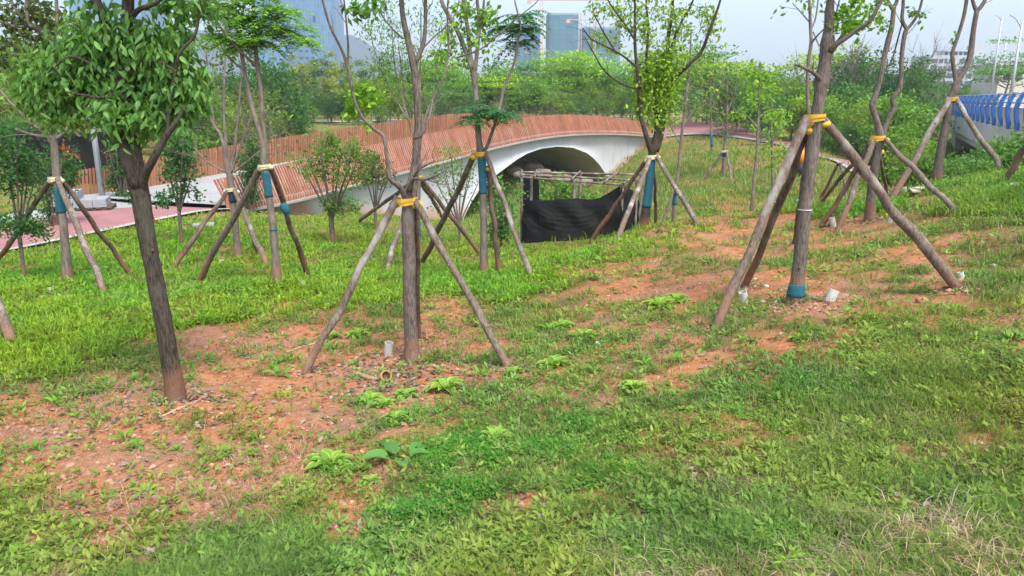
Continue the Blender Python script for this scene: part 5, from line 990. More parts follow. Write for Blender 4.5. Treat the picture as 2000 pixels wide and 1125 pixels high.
shrub((690,432), 23.5, [[(690,434,2),(690,420,2)]] + fan(690, 432, 396, 14, 4, 1.2, 10), [(690,412,10,14,16),(680,422,10,8,10)], 'small dark weed bush at the foot of the white wall', 'camphor', lsize=(0.10, 0.05))
shrub((1080,400), 24, [[(1080,420,2),(1080,400,2)]] + fan(1080, 415, 360, 60, 7, 1.6, 11), [(1060,385,40,16,60),(1110,380,30,18,44),(1030,385,24,14,26),(1150,390,30,14,36)], 'mass of light green bushes seen through the bare shed frame', 'sapling', lsize=(0.13, 0.07))

# ------------------------------------------------------------------ trees farther off: a few kinds, each copied with its own size and turn
def gen_kind(kind, seed):
    """Meshes (trunk, crown) of one tree, foot at the origin, about 1 unit tall."""
    r = np.random.default_rng(seed); rn = random.Random(seed)
    S = dict(bushy=(0.36, 0.55, 0.34, 46, 60, 0.052), tall=(0.24, 0.66, 0.30, 40, 55, 0.046), column=(0.15, 0.56, 0.42, 40, 60, 0.040), layered=(0.40, 0.72, 0.24, 30, 70, 0.046), round=(0.30, 0.60, 0.36, 44, 70, 0.045), sparse=(0.26, 0.60, 0.36, 36, 22, 0.040), wispy=(0.20, 0.58, 0.40, 44, 34, 0.038), bare=(0.24, 0.62, 0.36, 34, 0, 0.04))[kind]
    rad, zc, rz, nc, nl, ls = S
    pal = dict(bushy=((0.10, 0.23, 0.03), (0.20, 0.34, 0.055)), tall=PAL['sapling'], column=((0.15, 0.25, 0.045), (0.27, 0.36, 0.09)), layered=PAL['frond'], round=PAL['deep'], sparse=PAL['olive'], wispy=PAL['sapling'], bare=PAL['olive'])[kind]
    if seed % 3 == 1: pal = tuple(tuple(np.array(c) * (0.58, 0.68, 0.95)) for c in pal)
    if seed % 3 == 2: pal = tuple(tuple(np.array(c) * (1.28, 1.04, 0.85)) for c in pal)
    tm, lm = MB(), MB(); tr = 0.013 if kind != 'round' else 0.016
    ax = np.array([[0, 0, -0.03], [r.normal() * .01, r.normal() * .01, 0.25], [r.normal() * .03, r.normal() * .03, 0.55], [r.normal() * .04, r.normal() * .04, zc + rz * 0.75]])
    p, rr = tube(tm, ax, [tr * 1.2, tr, tr * 0.7, tr * 0.15], 7, ringstep=3)
    cl = []
    for k in range(nc):
        d = r.normal(size=3); d /= np.linalg.norm(d); q = d * (0.45 + 0.55 * r.random() ** 0.6) * (1 + 0.28 * r.normal()) * [rad, rad, rz]
        if kind == 'layered': q[2] = round(q[2] / (rz * 0.42)) * rz * 0.42 + r.normal() * 0.012
        if kind in ('bushy', 'round') and q[2] < -rz * 0.75: q[2] *= 0.6
        c = np.array([0, 0, zc]) + q; cl.append(c); h = max(0.12, c[2] - np.hypot(c[0], c[1]) * (0.7 if kind != 'layered' else 0.35) - 0.05)
        i = int(np.argmin(np.abs(p[:, 2] - min(h, zc + rz * 0.5)))); a = p[i]; m = (a + c) / 2 + np.array([0, 0, -0.02]) + r.normal(size=3) * 0.015
        b = min(rr[i] * 0.6, tr * 0.5); tube(tm, [a, m, c], [b, b * 0.6, 0.0016], 4, cap=False, ringstep=8)
        if kind in ('bare', 'wispy', 'sparse'):
            for _ in range(4 if kind == 'bare' else 2): e = c + (c - a) * 0.35 + r.normal(size=3) * 0.07 + [0, 0, .06]; tube(tm, [m * .4 + c * .6, e], [0.0016, 0.0008], 3, cap=False, smooth_path=False)
    for c in cl if nl else ():
        t = r.random(); n = int(nl * (0.6 + 0.8 * r.random())); sp = rad * 0.24 if kind != 'layered' else rad * 0.30
        o = r.normal(size=(n, 3)) * sp * ([1, 1, 0.6] if kind != 'layered' else [1, 1, 0.16]); C = c + o
        d, s, m = basis(n, np.array([0, 0, -0.25]), r, 0.5 if kind == 'layered' else 0.1)
        col = palette(n, pal[0], pal[1], r, 0.1) * (0.72 + 0.5 * t)
        leaves(lm, C, d, s, m, ls * (0.6 + 0.7 * r.random(n)), ls * 0.55 * (0.7 + 0.6 * r.random(n)), col, 0.12)
    f = lambda mb, nm: make_mesh(nm, np.concatenate(mb.V), mb.F, np.concatenate(mb.C))
    t_me = f(tm, kind + '_trunk'); t_me.materials.append(M['bark_far']); c_me = None
    if nl: c_me = f(lm, kind + '_crown'); c_me.materials.append(M['leaf_far'])
    return t_me, c_me
M['bark_far'] = m_plain('bark_far', (0.18, 0.15, 0.125), 0.9, 0.25, 8)
KINDS_ = {}
for k_i, (kd, ns) in enumerate(dict(bushy=4, tall=4, column=3, layered=4, round=3, sparse=3, wispy=3, bare=2).items()): KINDS_[kd] = [gen_kind(kd, 100 + k_i * 10 + j) for j in range(ns)]
# (kind, px, top py, distance): what stands where, read off the picture
FAR = []
def far(kind, *rows): FAR.extend([(kind,) + q for q in rows])
far('bushy', (1430,128,44),(1475,118,46),(1520,105,48),(1548,128,42),(1490,172,37),(1572,150,40),(1625,165,40),(1605,195,38),(1655,148,42),(1682,180,38),(1755,150,34),(1765,150,36),(1800,185,38),(1735,195,34),(1785,215,29),(1655,225,36),(1725,235,33),(1790,262,27),(1590,240,40))
far('round', (1640,98,58),(1675,92,60),(1710,108,56),(1660,120,50),(1735,118,52),(1755,122,55),(1780,112,60),(1620,150,47),(612,175,74),(640,178,72),(668,180,70),(1465,150,66),(1440,160,80),(330,180,40),(500,105,46),(545,118,44),(470,130,48))
far('layered', (1018,118,58),(1105,98,62),(1125,105,60),(1090,130,66),(1165,120,62),(985,140,56),(1232,105,70),(1075,160,64),(1380,90,52),(1400,110,50),(1345,105,58),(1955,92,95),(1035,160,54),(1620,92,66),(860,120,60),(890,150,58))
far('tall', (725,128,62),(762,112,64),(800,118,60),(835,112,66),(872,95,62),(905,110,64),(950,120,60),(780,150,52),(745,165,56),(1040,140,52),(1010,150,60),(1150,145,58),(1190,150,60),(1265,130,62),(1305,120,66),(690,150,70),(1235,140,64),(980,110,70))
far('column', (560,130,84),(585,122,90),(612,116,94),(635,126,88),(655,118,92),(680,122,86),(705,128,90),(540,145,80),(570,160,70),(598,150,76),(648,150,74),(690,140,78))
far('wispy', (1080,150,48),(1110,165,50),(1140,160,47),(1065,170,54),(1180,165,52),(1215,160,54),(800,160,50),(830,150,52),(860,160,48),(610,190,58),(700,180,54),(740,190,50),(1100,190,60),(1300,150,60),(1420,170,52),(410,120,36),(445,140,38),(385,160,33),(1250,170,58),(1350,170,62),(925,160,50),(970,180,52))
far('sparse', (1530,140,46),(1555,125,50),(1500,190,40),(1460,200,44),(1440,190,48),(1590,200,33),(480,150,32),(520,140,34),(300,140,38),(60,100,40),(110,120,42),(180,90,44),(90,60,48),(1785,290,21),(1395,165,60))
far('bare', (1655,40,50),(1808,44,62),(1595,70,55),(1545,88,48),(1450,124,62),(1790,72,60))
far('bushy', (15,120,44),(45,60,50),(100,40,52),(140,60,48),(5,40,54),(160,110,44),(400,170,40),(560,175,48),(450,200,36),(340,210,34),(585,215,46),(20,215,36),(70,225,34),(500,215,40),(290,170,42),(250,150,46),(1895,168,95),(1930,172,105),(1860,162,110))
def far_trees():
    adj = dict(bushy='bushy bright green tree', round='dark dense round-headed tree', layered='flat-layered feathery tree', tall='slim high-crowned green tree', column='pale yellow-green column-shaped tree', wispy='thin wispy tree', sparse='olive half-leafed tree', bare='bare leafless thin tree')
    marks = [(-50, 150, 'at the far left beyond the black net screen'), (150, 420, 'behind the dark camphor, beyond the bridge end'), (420, 560, 'behind the feathery twin-stemmed tree'), (560, 720, 'on the meadow below the blue glass tower'), (720, 880, 'behind the far slatted railing near the central tree'), (880, 1000, 'behind the bridge, near the red-painted trunk'), (1000, 1130, 'behind the bridge crest below the netted towers'), (1130, 1260, 'beyond the bridge crest beside the yellow-green tree'), (1260, 1420, 'beyond the pink lane under open sky'), (1420, 1560, 'on the slope edge left of the big grey tree'), (1560, 1700, 'in the thicket behind the big grey tree'), (1700, 1840, 'in the thicket behind the crooked two-stemmed tree'), (1840, 2050, 'near the white block by the blue railing')]
    by = {}
    for i, (kd, px, top, Y) in enumerate(FAR):
        w = next((m for a, b, m in marks if a <= px < b), marks[-1][2]); by.setdefault((kd, w), []).append((px, Y, top, i))
    for (kd, w), L in sorted(by.items()):
        for depth_i, rec in enumerate(sorted(L)):
            px, Y, top, i = rec; n = len(L)
            pos = '' if n == 1 else {0: 'leftmost ', n - 1: 'rightmost '}.get(depth_i, ('middle ' if n == 3 else {1: 'second-from-left ', 2: 'third-from-left ', 3: 'fourth-from-left ', 4: 'fifth-from-left ', 5: 'sixth-from-left ', 6: 'seventh-from-left '}.get(depth_i, 'inner ')))
            t_me, c_me = KINDS_[kd][i % len(KINDS_[kd])]; b = P(px, 230, Y); g = ground(b, -0.05); h = max(2.0, P(px, top, Y)[2] - g[2])
            k = 1.0 / (S_TOP[kd]); root = thing({'round': 'dark_tree', 'bushy': 'bushy_tree', 'layered': 'layered_tree', 'tall': 'slim_tree', 'column': 'column_tree', 'wispy': 'wispy_tree', 'sparse': 'olive_tree', 'bare': 'bare_tree'}[kd], g, f'{pos}{adj[kd]} {w}', 'tree', f'{adj[kd]}s in the background')
            sc = h * k; root.scale = (sc * (0.9 + 0.25 * rng.random()), sc * (0.9 + 0.25 * rng.random()), sc); root.rotation_euler = (0, 0, rng.random() * 6.28)
            o = bpy.data.objects.new('trunk', t_me); o.parent = root; COL.objects.link(o)
            if c_me: o = bpy.data.objects.new('crown', c_me); o.parent = root; COL.objects.link(o)
S_TOP = {k: max(c.co.z for me in v[0] if me for c in me.vertices) * 0.97 for k, v in KINDS_.items()}
far_trees()
# a far belt of woodland that reads as one mass
def belt():
    mb = MB()
    n = 900; px = rng.uniform(-500, 2500, n); Y = rng.uniform(120, 210, n); g = P(0, 195, 1); E = []
    for a, y in zip(px, Y):
        b = P(a, 195, y); top = 2.4 + 4.4 * fbm(np.array(a / 90.0), np.array(y / 30.0), 15, 3); m = 42; z = -2.5 + (top) * np.sqrt(rng.random(m)); w = 2.4
        C = np.column_stack([b[0] + rng.normal(size=m) * w, y + rng.normal(size=m) * w, z + rng.normal(size=m) * .3]); d, s, mm = basis(m, np.array([0, 0, -.2])); t = rng.random()
        leaves(mb, C, d, s, mm, 1.5 * (0.5 + rng.random(m)), 0.9, palette(m, (0.045, 0.11, 0.03), (0.12, 0.21, 0.045)) * (0.6 + 0.8 * t), 0.1)
    tag(mb.build('distant_woods', M['leaf_far']), kind='stuff')
    # undergrowth on the far bank, in the hollow and under the road bridge
    mb = MB(); E = []
    for px, py, Y, rx, ry, m, pl in ((1800,335,19,50,30,400,'sapling'),(1700,285,38,130,18,700,'sapling'),(1720,345,20,40,14,200,'sapling'),(1830,330,20,40,24,300,'deep'),(1760,300,31,80,34,600,'deep'),(120,215,45,160,26,700,'olive'),(330,240,36,120,26,600,'sapling'),(470,235,40,90,20,400,'bright'),(60,270,30,70,24,420,'deep'),(360,285,28,60,14,260,'sapling'),(1150,205,85,260,5,600,'olive'),(1450,225,60,120,10,400,'bright')):
        C = cloud([(px, py, rx, ry, m, 0, 0.4)], Y); g = H(C[:, 0], C[:, 1]); C[:, 2] = np.maximum(C[:, 2], g + 0.05); k = Y / 22.0
        d, s, mm = basis(m * 3, np.array([0, 0, 0.1])); C3 = np.repeat(C, 3, 0) + rng.normal(size=(m * 3, 3)) * 0.10 * k; leaves(mb, C3, d, s, mm, 0.17 * k * (0.5 + rng.random(m * 3)), 0.09 * k, palette(m * 3, *PAL[pl]) * np.repeat(0.65 + 0.6 * rng.random((m, 1)), 3, 0), 0.12)
    tag(mb.build('undergrowth', M['leaf_far']), kind='stuff')
belt()
# tall weeds on the bank below the road bridge
def bank_weeds():
    mb = MB()
    for px, py, Y, rx, ry, m in ((1970,292,11.5,50,24,420),(1905,318,12,46,10,240),(1995,272,12.5,36,18,260),(2050,270,11,60,40,260),(1870,338,12,40,8,160),(1935,325,11,60,10,240),(1995,318,10,34,20,220)):
        C = cloud([(px, py, rx, ry, m, 0, 1.2)], Y); g = H(C[:, 0], C[:, 1])
        for c, z in zip(C, g):
            h = float(np.clip(c[2] - z, 0.12, 0.75)); n = int(6 + h * 16); b = np.array([c[0], c[1], z]); t = rng.random((n, 1)) ; e = rng.normal(size=3) * 0.08
            pts = b + np.array([0, 0, h]) * t + e * t + rng.normal(size=(n, 3)) * 0.035; d, s, mm = basis(n, np.array([0, 0, 0.25])); leaves(mb, pts, d, s, mm, 0.085 * (0.6 + 0.7 * rng.random(n)), 0.030, palette(n, (0.07, 0.17, 0.035), (0.15, 0.29, 0.05)), 0.1)
    tag(mb.build('bank_weeds', M['leaf']), kind='stuff')
bank_weeds()

# ------------------------------------------------------------------ ground cover (stuff)
def scatter(n, y_lo=360, y_hi=1230, x_lo=-250, x_hi=2250, bias=1.0):
    """Points spread evenly as seen from the path side: dense near by, thinning with distance."""
    px = rng.uniform(x_lo, x_hi, n); py = y_lo + (y_hi - y_lo) * rng.random(n) ** bias
    a, b = (px - 1000) / FPX, (562.5 - py) / FPX; ry, rz = CP + b * SP, -SP + b * CP; kx, kz = a / ry, rz / ry
    lo, hi = np.full(n, 1.0), np.full(n, 90.0); ok = np.ones(n, bool); ys = np.geomspace(1.0, 90.0, 140); y = np.full(n, np.nan); prev = None
    for i, yy in enumerate(ys):
        f = H0(kx * yy, np.full(n, yy)) - kz * yy
        if i: hit = np.isnan(y) & (f > 0); t = np.where(f - prev != 0, -prev / (f - prev), 0); y = np.where(hit, ys[i - 1] + (yy - ys[i - 1]) * np.clip(t, 0, 1), y)
        prev = f
    ok = ~np.isnan(y) & (kz < -0.01); x = kx[ok] * y[ok]; y = y[ok]
    return x, y, H(x, y)
def on_path(x, y):
    inside = np.zeros(len(x), bool)
    ex = np.interp(y, [q[1] for q in nearE], [q[0] for q in nearE]); fx = np.interp(y, [q[1] for q in farE], [q[0] for q in farE]); inside |= (y < 20.6) & (x < ex + 0.12) & (x > fx - 0.3)
    far_in = np.interp(x, fN[:, 0], fN[:, 1]); far_out = np.interp(x, fF[:, 0], fF[:, 1])
    inside |= (y > 22) & (x > 8) & (y > np.minimum(far_in, far_out) - 0.3) & (y < np.maximum(far_in, far_out) + 0.3) & (x < 15)
    return inside
def patch(x, y):
    """Stands of one kind or age: lusher, yellower or drier from place to place."""
    v = 0.62 + 0.76 * fbm(x * 6.5, y * 6.5, 201, 3); h = fbm(x * 1.2, y * 1.2, 211, 3) - 0.5; return np.stack([v * (1 + 0.75 * h), v, v * (1 - 0.3 * h)], -1)
def blades(mb, x, y, z, per, h, w, ca, cb_, lean=0.6, spread=0.03, flat=False):
    n = len(x) * per; b = np.repeat(np.column_stack([x, y, z]), per, 0); b[:, :2] += rng.normal(size=(n, 2)) * np.repeat(np.broadcast_to(np.asarray(spread), (len(x),)), per)[:, None]
    h = np.repeat(np.broadcast_to(np.asarray(h, float), (len(x),)), per) * (0.45 + 0.8 * rng.random(n)); w = np.repeat(np.broadcast_to(np.asarray(w, float), (len(x),)), per) * (0.7 + 0.6 * rng.random(n))
    a = rng.random(n) * 6.283; d = np.column_stack([np.cos(a), np.sin(a), np.zeros(n)]); s = np.column_stack([-np.sin(a), np.cos(a), np.zeros(n)]); l = lean * (0.3 + rng.random(n))
    up = np.array([0, 0, 1.0]); hh, ll, ww = h[:, None], (h * l)[:, None], w[:, None]
    m = b + d * ll * 0.35 + up * hh * (0.55 if not flat else 0.12); t = b + d * ll + up * hh * (0.95 - 0.25 * l[:, None] if not flat else 0.10)
    b = b - up * 0.01
    V = np.stack([b - s * ww / 2, b + s * ww / 2, m + s * ww * .42, m - s * ww * .42, t + s * ww * .06, t - s * ww * .06], 1)
    k = np.arange(n)[:, None] * 6; F = np.concatenate([k + np.array([0, 1, 2, 3]), k + np.array([3, 2, 4, 5])])
    ca_, cc = np.asarray(ca, float), np.asarray(cb_, float); tt = np.repeat(rng.random((len(x), 1)), per, 0) * 0.6 + rng.random((n, 1)) * 0.4; c = (ca_ * (1 - tt) + cc * tt) * (1 + 0.1 * rng.normal(size=(n, 1))) * np.repeat(patch(x, y), per, 0)
    mb.add(V.reshape(-1, 3), F, np.repeat(np.clip(c, .003, .9), 6, 0))
def herbs(mb, x, y, z, per, size, height, ca, cb_, r0=0.03, up=0.15, aspect=0.5):
    n = len(x) * per; q = np.repeat(np.column_stack([x, y, z]), per, 0); sz = np.repeat(np.broadcast_to(np.asarray(size, float), (len(x),)), per) * (0.6 + 0.7 * rng.random(n)); hh = np.repeat(np.broadcast_to(np.asarray(height, float), (len(x),)), per)
    rr = np.repeat(np.broadcast_to(np.asarray(r0, float), (len(x),)), per); a = rng.random(n) * 6.283; rad = rr * np.sqrt(rng.random(n))
    C = q + np.column_stack([np.cos(a) * rad, np.sin(a) * rad, hh * (0.25 + 0.75 * rng.random(n)) * (1 - 0.4 * (rad / np.maximum(rr, 1e-4)))])
    d = np.column_stack([np.cos(a), np.sin(a), up + 0.35 * rng.normal(size=n)]) + rng.normal(size=(n, 3)) * 0.35; d /= np.linalg.norm(d, axis=1, keepdims=True)
    m = np.array([0, 0, 1.0]) + rng.normal(size=(n, 3)) * 0.35; s = np.cross(m, d); s /= np.maximum(np.linalg.norm(s, axis=1, keepdims=True), 1e-6)
    t = np.repeat(rng.random((len(x), 1)), per, 0) * 0.55 + rng.random((n, 1)) * 0.45; c = (np.array(ca) * (1 - t) + np.array(cb_) * t) * (1 + 0.08 * rng.normal(size=(n, 1))) * np.repeat(patch(x, y), per, 0)
    leaves(mb, C, d, s, np.cross(d, s), sz, sz * aspect, np.clip(c, .003, .9), 0.1)
def dryness(x, y, z): px, py = proj(x, y, z); return soft(py - 0.26 * np.abs(px - 1820) + 160 * (fbm(x * 2.2, y * 2.2, 231, 3) - .5), 930, 1110)
def keep(x, y, z, p):
    k = (rng.random(len(x)) < p) & ~on_path(x, y); return x[k], y[k], z[k]
def soft(c, a, b): t = np.clip((c - a) / (b - a), 0, 1); return t * t * (3 - 2 * t)
def dist(x, y): return np.clip(np.hypot(x, y) / 4.0, 0.75, 4.0)
def lawn_zone(x, y, z):
    """1 on the lush bright lawn in the middle distance at the left, 0 on the rough slope."""
    px, py = proj(x, y, z); edge = np.interp(px, [0, 480, 700, 1000, 1200, 1400, 2000], [750, 640, 600, 585, 520, 470, 380]); return soft(edge - py + 60 * (fbm(x * 1.2, y * 1.2, 91, 3) - .5), -15, 25)
def cover_all():
    g = MB(); x, y, z = scatter(72000, y_lo=325, bias=0.85); c = cover(x, y, z); lz = lawn_zone(x, y, z); px, py = proj(x, y, z)
    p = soft(c, 0.50, 1.02) * (1 - 0.6 * lz) * (0.08 + 0.88 * soft(fbm(x * 3.4, y * 3.4, 171, 3), .40, .60)) * (1 - .45 * dryness(x, y, z)); X, Y, Z = keep(x, y, z, p); D = dist(X, Y)
    lush = 0.6 + 0.8 * fbm(X * 0.8, Y * 0.8, 23, 3)
    blades(g, X, Y, Z, 6, 0.060 * lush * D ** 0.45, 0.0044 * D ** 0.85, (0.095, 0.160, 0.030), (0.23, 0.31, 0.070), 0.9, 0.022 * D)
    j = rng.random(len(X)) < 0.25; blades(g, X[j], Y[j], Z[j], 3, 0.075 * D[j] ** .4, 0.0026 * D[j] ** .85, (0.22, 0.20, 0.09), (0.36, 0.30, 0.18), 1.3, 0.03)
    x, y, z = scatter(9000, y_lo=430, bias=0.8); c = cover(x, y, z); n = fbm(x * 2.1, y * 2.1, 131, 3); X, Y, Z = keep(x, y, z, soft(c, .35, .7) * soft(n, 0.5, 0.62)); D = dist(X, Y)
    blades(g, X, Y, Z, 11, 0.085 * D ** .4, 0.003 * D ** .85, (0.07, 0.145, 0.024), (0.16, 0.27, 0.05), 0.9, 0.03 * D)
    x, y, z = scatter(26000, y_lo=235, y_hi=460, x_lo=900, x_hi=2100); px, py = proj(x, y, z); D = dist(x, y); far_ = np.hypot(x, y) > 13.5; X, Y, Z = keep(x, y, z, far_ * (0.3 + 0.6 * soft(fbm(x * .5, y * .5, 181, 3), .35, .6))); D = np.clip(np.hypot(X, Y) / 4, 1, 9)
    blades(g, X, Y, Z, 5, 0.065 * D ** .45, 0.0055 * D ** .8, (0.105, 0.19, 0.034), (0.22, 0.33, 0.065), 0.6, 0.05 * D)
    blades(g, X[::14], Y[::14], Z[::14], 4, 0.08 * D[::14] ** .45, 0.004 * D[::14] ** .8, (0.20, 0.16, 0.08), (0.32, 0.25, 0.14), 0.7, 0.05 * D[::14])
    x, y, z = scatter(14000, y_lo=296, y_hi=420, x_lo=1480, x_hi=2250); px, py = proj(x, y, z); X, Y, Z = keep(x, y, z, (np.hypot(x, y) < 16) * soft(fbm(x * 1.6, y * 1.6, 241, 3), .3, .55)); D = dist(X, Y)
    blades(g, X, Y, Z, 6, 0.055 * D ** .45, 0.0042 * D ** .85, (0.10, 0.18, 0.030), (0.24, 0.34, 0.070), 0.8, 0.03 * D); herbs(g, X[::3], Y[::3], Z[::3], 8, 0.034 * D[::3] ** .5, 0.07, (0.10, 0.22, 0.028), (0.21, 0.36, 0.05), 0.05, 0.5, 0.4)
    tag(g.build('grass', M['herb'], color=True), kind='stuff')
    # bright lawn weeds on the flat at the left and in the middle
    w = MB(); x, y, z = scatter(60000, y_lo=400, y_hi=800, bias=0.75); c = cover(x, y, z); lz = lawn_zone(x, y, z); X, Y, Z = keep(x, y, z, soft(c, .45, .80) * lz * (0.25 + 0.75 * soft(fbm(x * 1.9, y * 1.9, 191, 3), .36, .56))); D = dist(X, Y); t = fbm(X * .7, Y * .7, 7, 3)
    herbs(w, X, Y, Z, 9, 0.034 * D ** .55, 0.05 * (0.5 + t), (0.12, 0.225, 0.016), (0.25, 0.38, 0.038), 0.035 * D ** .7, 0.35, 0.42)
    blades(w, X[::2], Y[::2], Z[::2], 4, 0.085 * D[::2] ** .4, 0.006 * D[::2] ** .8, (0.11, 0.24, 0.014), (0.22, 0.38, 0.04), 0.6, 0.03 * D[::2])
    tag(w.build('lawn_weeds', M['herb']), kind='stuff')
    # small creeping plants between the grass
    v = MB(); x, y, z = scatter(46000, bias=0.85); c = cover(x, y, z); n = fbm(x * 1.3 + 5, y * 1.3, 141, 4); X, Y, Z = keep(x, y, z, soft(c, .30, .8) * (0.16 + 0.84 * soft(n, .45, .56)) * (1 - .6 * lawn_zone(x, y, z))); D = dist(X, Y)
    herbs(v, X, Y, Z, 9, 0.019 * D ** .7, 0.035, (0.085, 0.185, 0.024), (0.19, 0.33, 0.050), 0.030 * D ** .8, 0.2, 0.55)
    x, y, z = scatter(12000, y_lo=400, bias=0.8); c = cover(x, y, z); X, Y, Z = keep(x, y, z, (0.22 + 0.6 * soft(c, .15, .6)) * (0.3 + 0.7 * soft(fbm(x * 1.9, y * 1.9, 221, 3), .42, .58)) * (1 - .65 * dryness(x, y, z))); D = dist(X, Y)
    herbs(v, X, Y, Z, 8, 0.040 * D ** .5, 0.05, (0.115, 0.195, 0.034), (0.245, 0.335, 0.068), 0.022 * D ** .5, 0.45, 0.40)
    for px, py, rx, ry, m in ((850,905,38,22,700),(915,870,45,26,800),(960,900,30,18,350),(1080,880,60,22,700),(1130,830,40,12,260),(900,960,90,20,700),(660,925,40,12,240),(830,1000,100,26,700),(1180,930,90,26,600)):
        q = np.array([G(px + rx * rng.normal() * .55, py + ry * rng.normal() * .55) for _ in range(m // 3)]); herbs(v, q[:, 0], q[:, 1], q[:, 2], 12, 0.017, 0.05, (0.045, 0.165, 0.018), (0.115, 0.30, 0.035), 0.035, 0.2, 0.5)
    tag(v.build('creeping_weeds', M['herb']), kind='stuff')
    # dry straw, dead leaves, clods
    s_ = MB(); x, y, z = scatter(52000, y_lo=420, bias=0.8); px, py = proj(x, y, z); c = cover(x, y, z); dry = 0.8 * dryness(x, y, z) + 0.10 + 0.5 * soft(fbm(x * 1.7, y * 1.7, 151, 3), .52, .66); X, Y, Z = keep(x, y, z, np.clip(dry, 0, 1) * 0.8); D = dist(X, Y)
    blades(s_, X, Y, Z + 0.008, 3, 0.115 * D ** .3, 0.0030 * D ** .8, (0.17, 0.12, 0.075), (0.38, 0.29, 0.19), 0.9, 0.04, flat=True)
    j = (rng.random(len(X)) < .02 + .10 * dryness(X, Y, Z)) & (np.hypot(X, Y) < 9); blades(s_, X[j], Y[j], Z[j], 4, 0.075, 0.0030, (0.24, 0.18, 0.11), (0.46, 0.37, 0.24), 1.6, 0.05)
    tag(s_.build('dry_straw', m_leaf('straw', 0.1, 0.1, 0.9)), kind='stuff')
    l = MB(); x, y, z = scatter(9000, y_lo=440, bias=0.75); c = cover(x, y, z); X, Y, Z = keep(x, y, z, 0.08 + 0.5 * (1 - soft(c, .2, .6)) * soft(fbm(x * 1.1, y * 1.1, 161, 3), .40, .62)); n = len(X)
    near = [(345,800,.5,160),(790,735,.55,220),(700,720,.5,110),(1560,595,.6,110),(760,760,.4,100),(150,570,.5,60),(480,515,.5,60)]
    for px, py, rr, m in near: q = G(px, py); X = np.concatenate([X, q[0] + rng.normal(size=m) * rr * .6]); Y = np.concatenate([Y, q[1] + rng.normal(size=m) * rr * .5])
    for fx, fy, rr in FEET:
        if fy < 16: X = np.concatenate([X, fx + rng.normal(size=int(rr * 160)) * rr * .7]); Y = np.concatenate([Y, fy + rng.normal(size=int(rr * 160)) * rr * .6])
    Z = H(X, Y) + 0.012; n = len(X); d, s, m = basis(n, None, rng, 0.75); leaves(l, np.column_stack([X, Y, Z]), d, s, m, 0.048 * (0.5 + 0.8 * rng.random(n)), 0.026, palette(n, (0.10, 0.060, 0.040), (0.33, 0.26, 0.20)), 0.3)
    tag(l.build('leaf_litter', m_leaf('dead_leaf', 0.05, 0.15, 0.8)), kind='stuff')
    k = MB(); x, y, z = scatter(16000, y_lo=430, bias=0.8); c = cover(x, y, z); X, Y, Z = keep(x, y, z, 1 - soft(c, .25, .65))
    for fx, fy, rr in FEET:
        if fy < 16: m_ = int(rr * 330); X = np.concatenate([X, fx + rng.normal(size=m_) * rr * .55]); Y = np.concatenate([Y, fy + rng.normal(size=m_) * rr * .5])
    Z = H(X, Y); n = len(X)
    O = np.array([[1, 0, 0], [0, 1, 0], [-1, 0, 0], [0, -1, 0], [0, 0, 1.0], [.62, .62, .55], [-.62, .6, .5], [-.6, -.62, .55], [.6, -.62, .5]]); Fo = np.array([[0, 5, 4], [5, 1, 4], [1, 6, 4], [6, 2, 4], [2, 7, 4], [7, 3, 4], [3, 8, 4], [8, 0, 4], [0, 1, 5], [1, 2, 6], [2, 3, 7], [3, 0, 8]])
    r = 0.006 + 0.016 * rng.random(n) ** 3; V = O[None] * (1 + 0.3 * rng.normal(size=(n, 9, 3))) * r[:, None, None] * [1.2, 1, .8] + np.column_stack([X, Y, Z])[:, None]
    k.add(V.reshape(-1, 3), (np.arange(n)[:, None, None] * 9 + Fo[None]).reshape(-1, 3), np.repeat(palette(n, (0.22, 0.10, 0.055), (0.46, 0.27, 0.18)), 9, 0)); t = NT('clod'); k.build('soil_clods', t.done(t.pbr(t.attr().outputs['Color'], 0.95, None, 0, 0.1)))['kind'] = 'stuff'
cover_all()

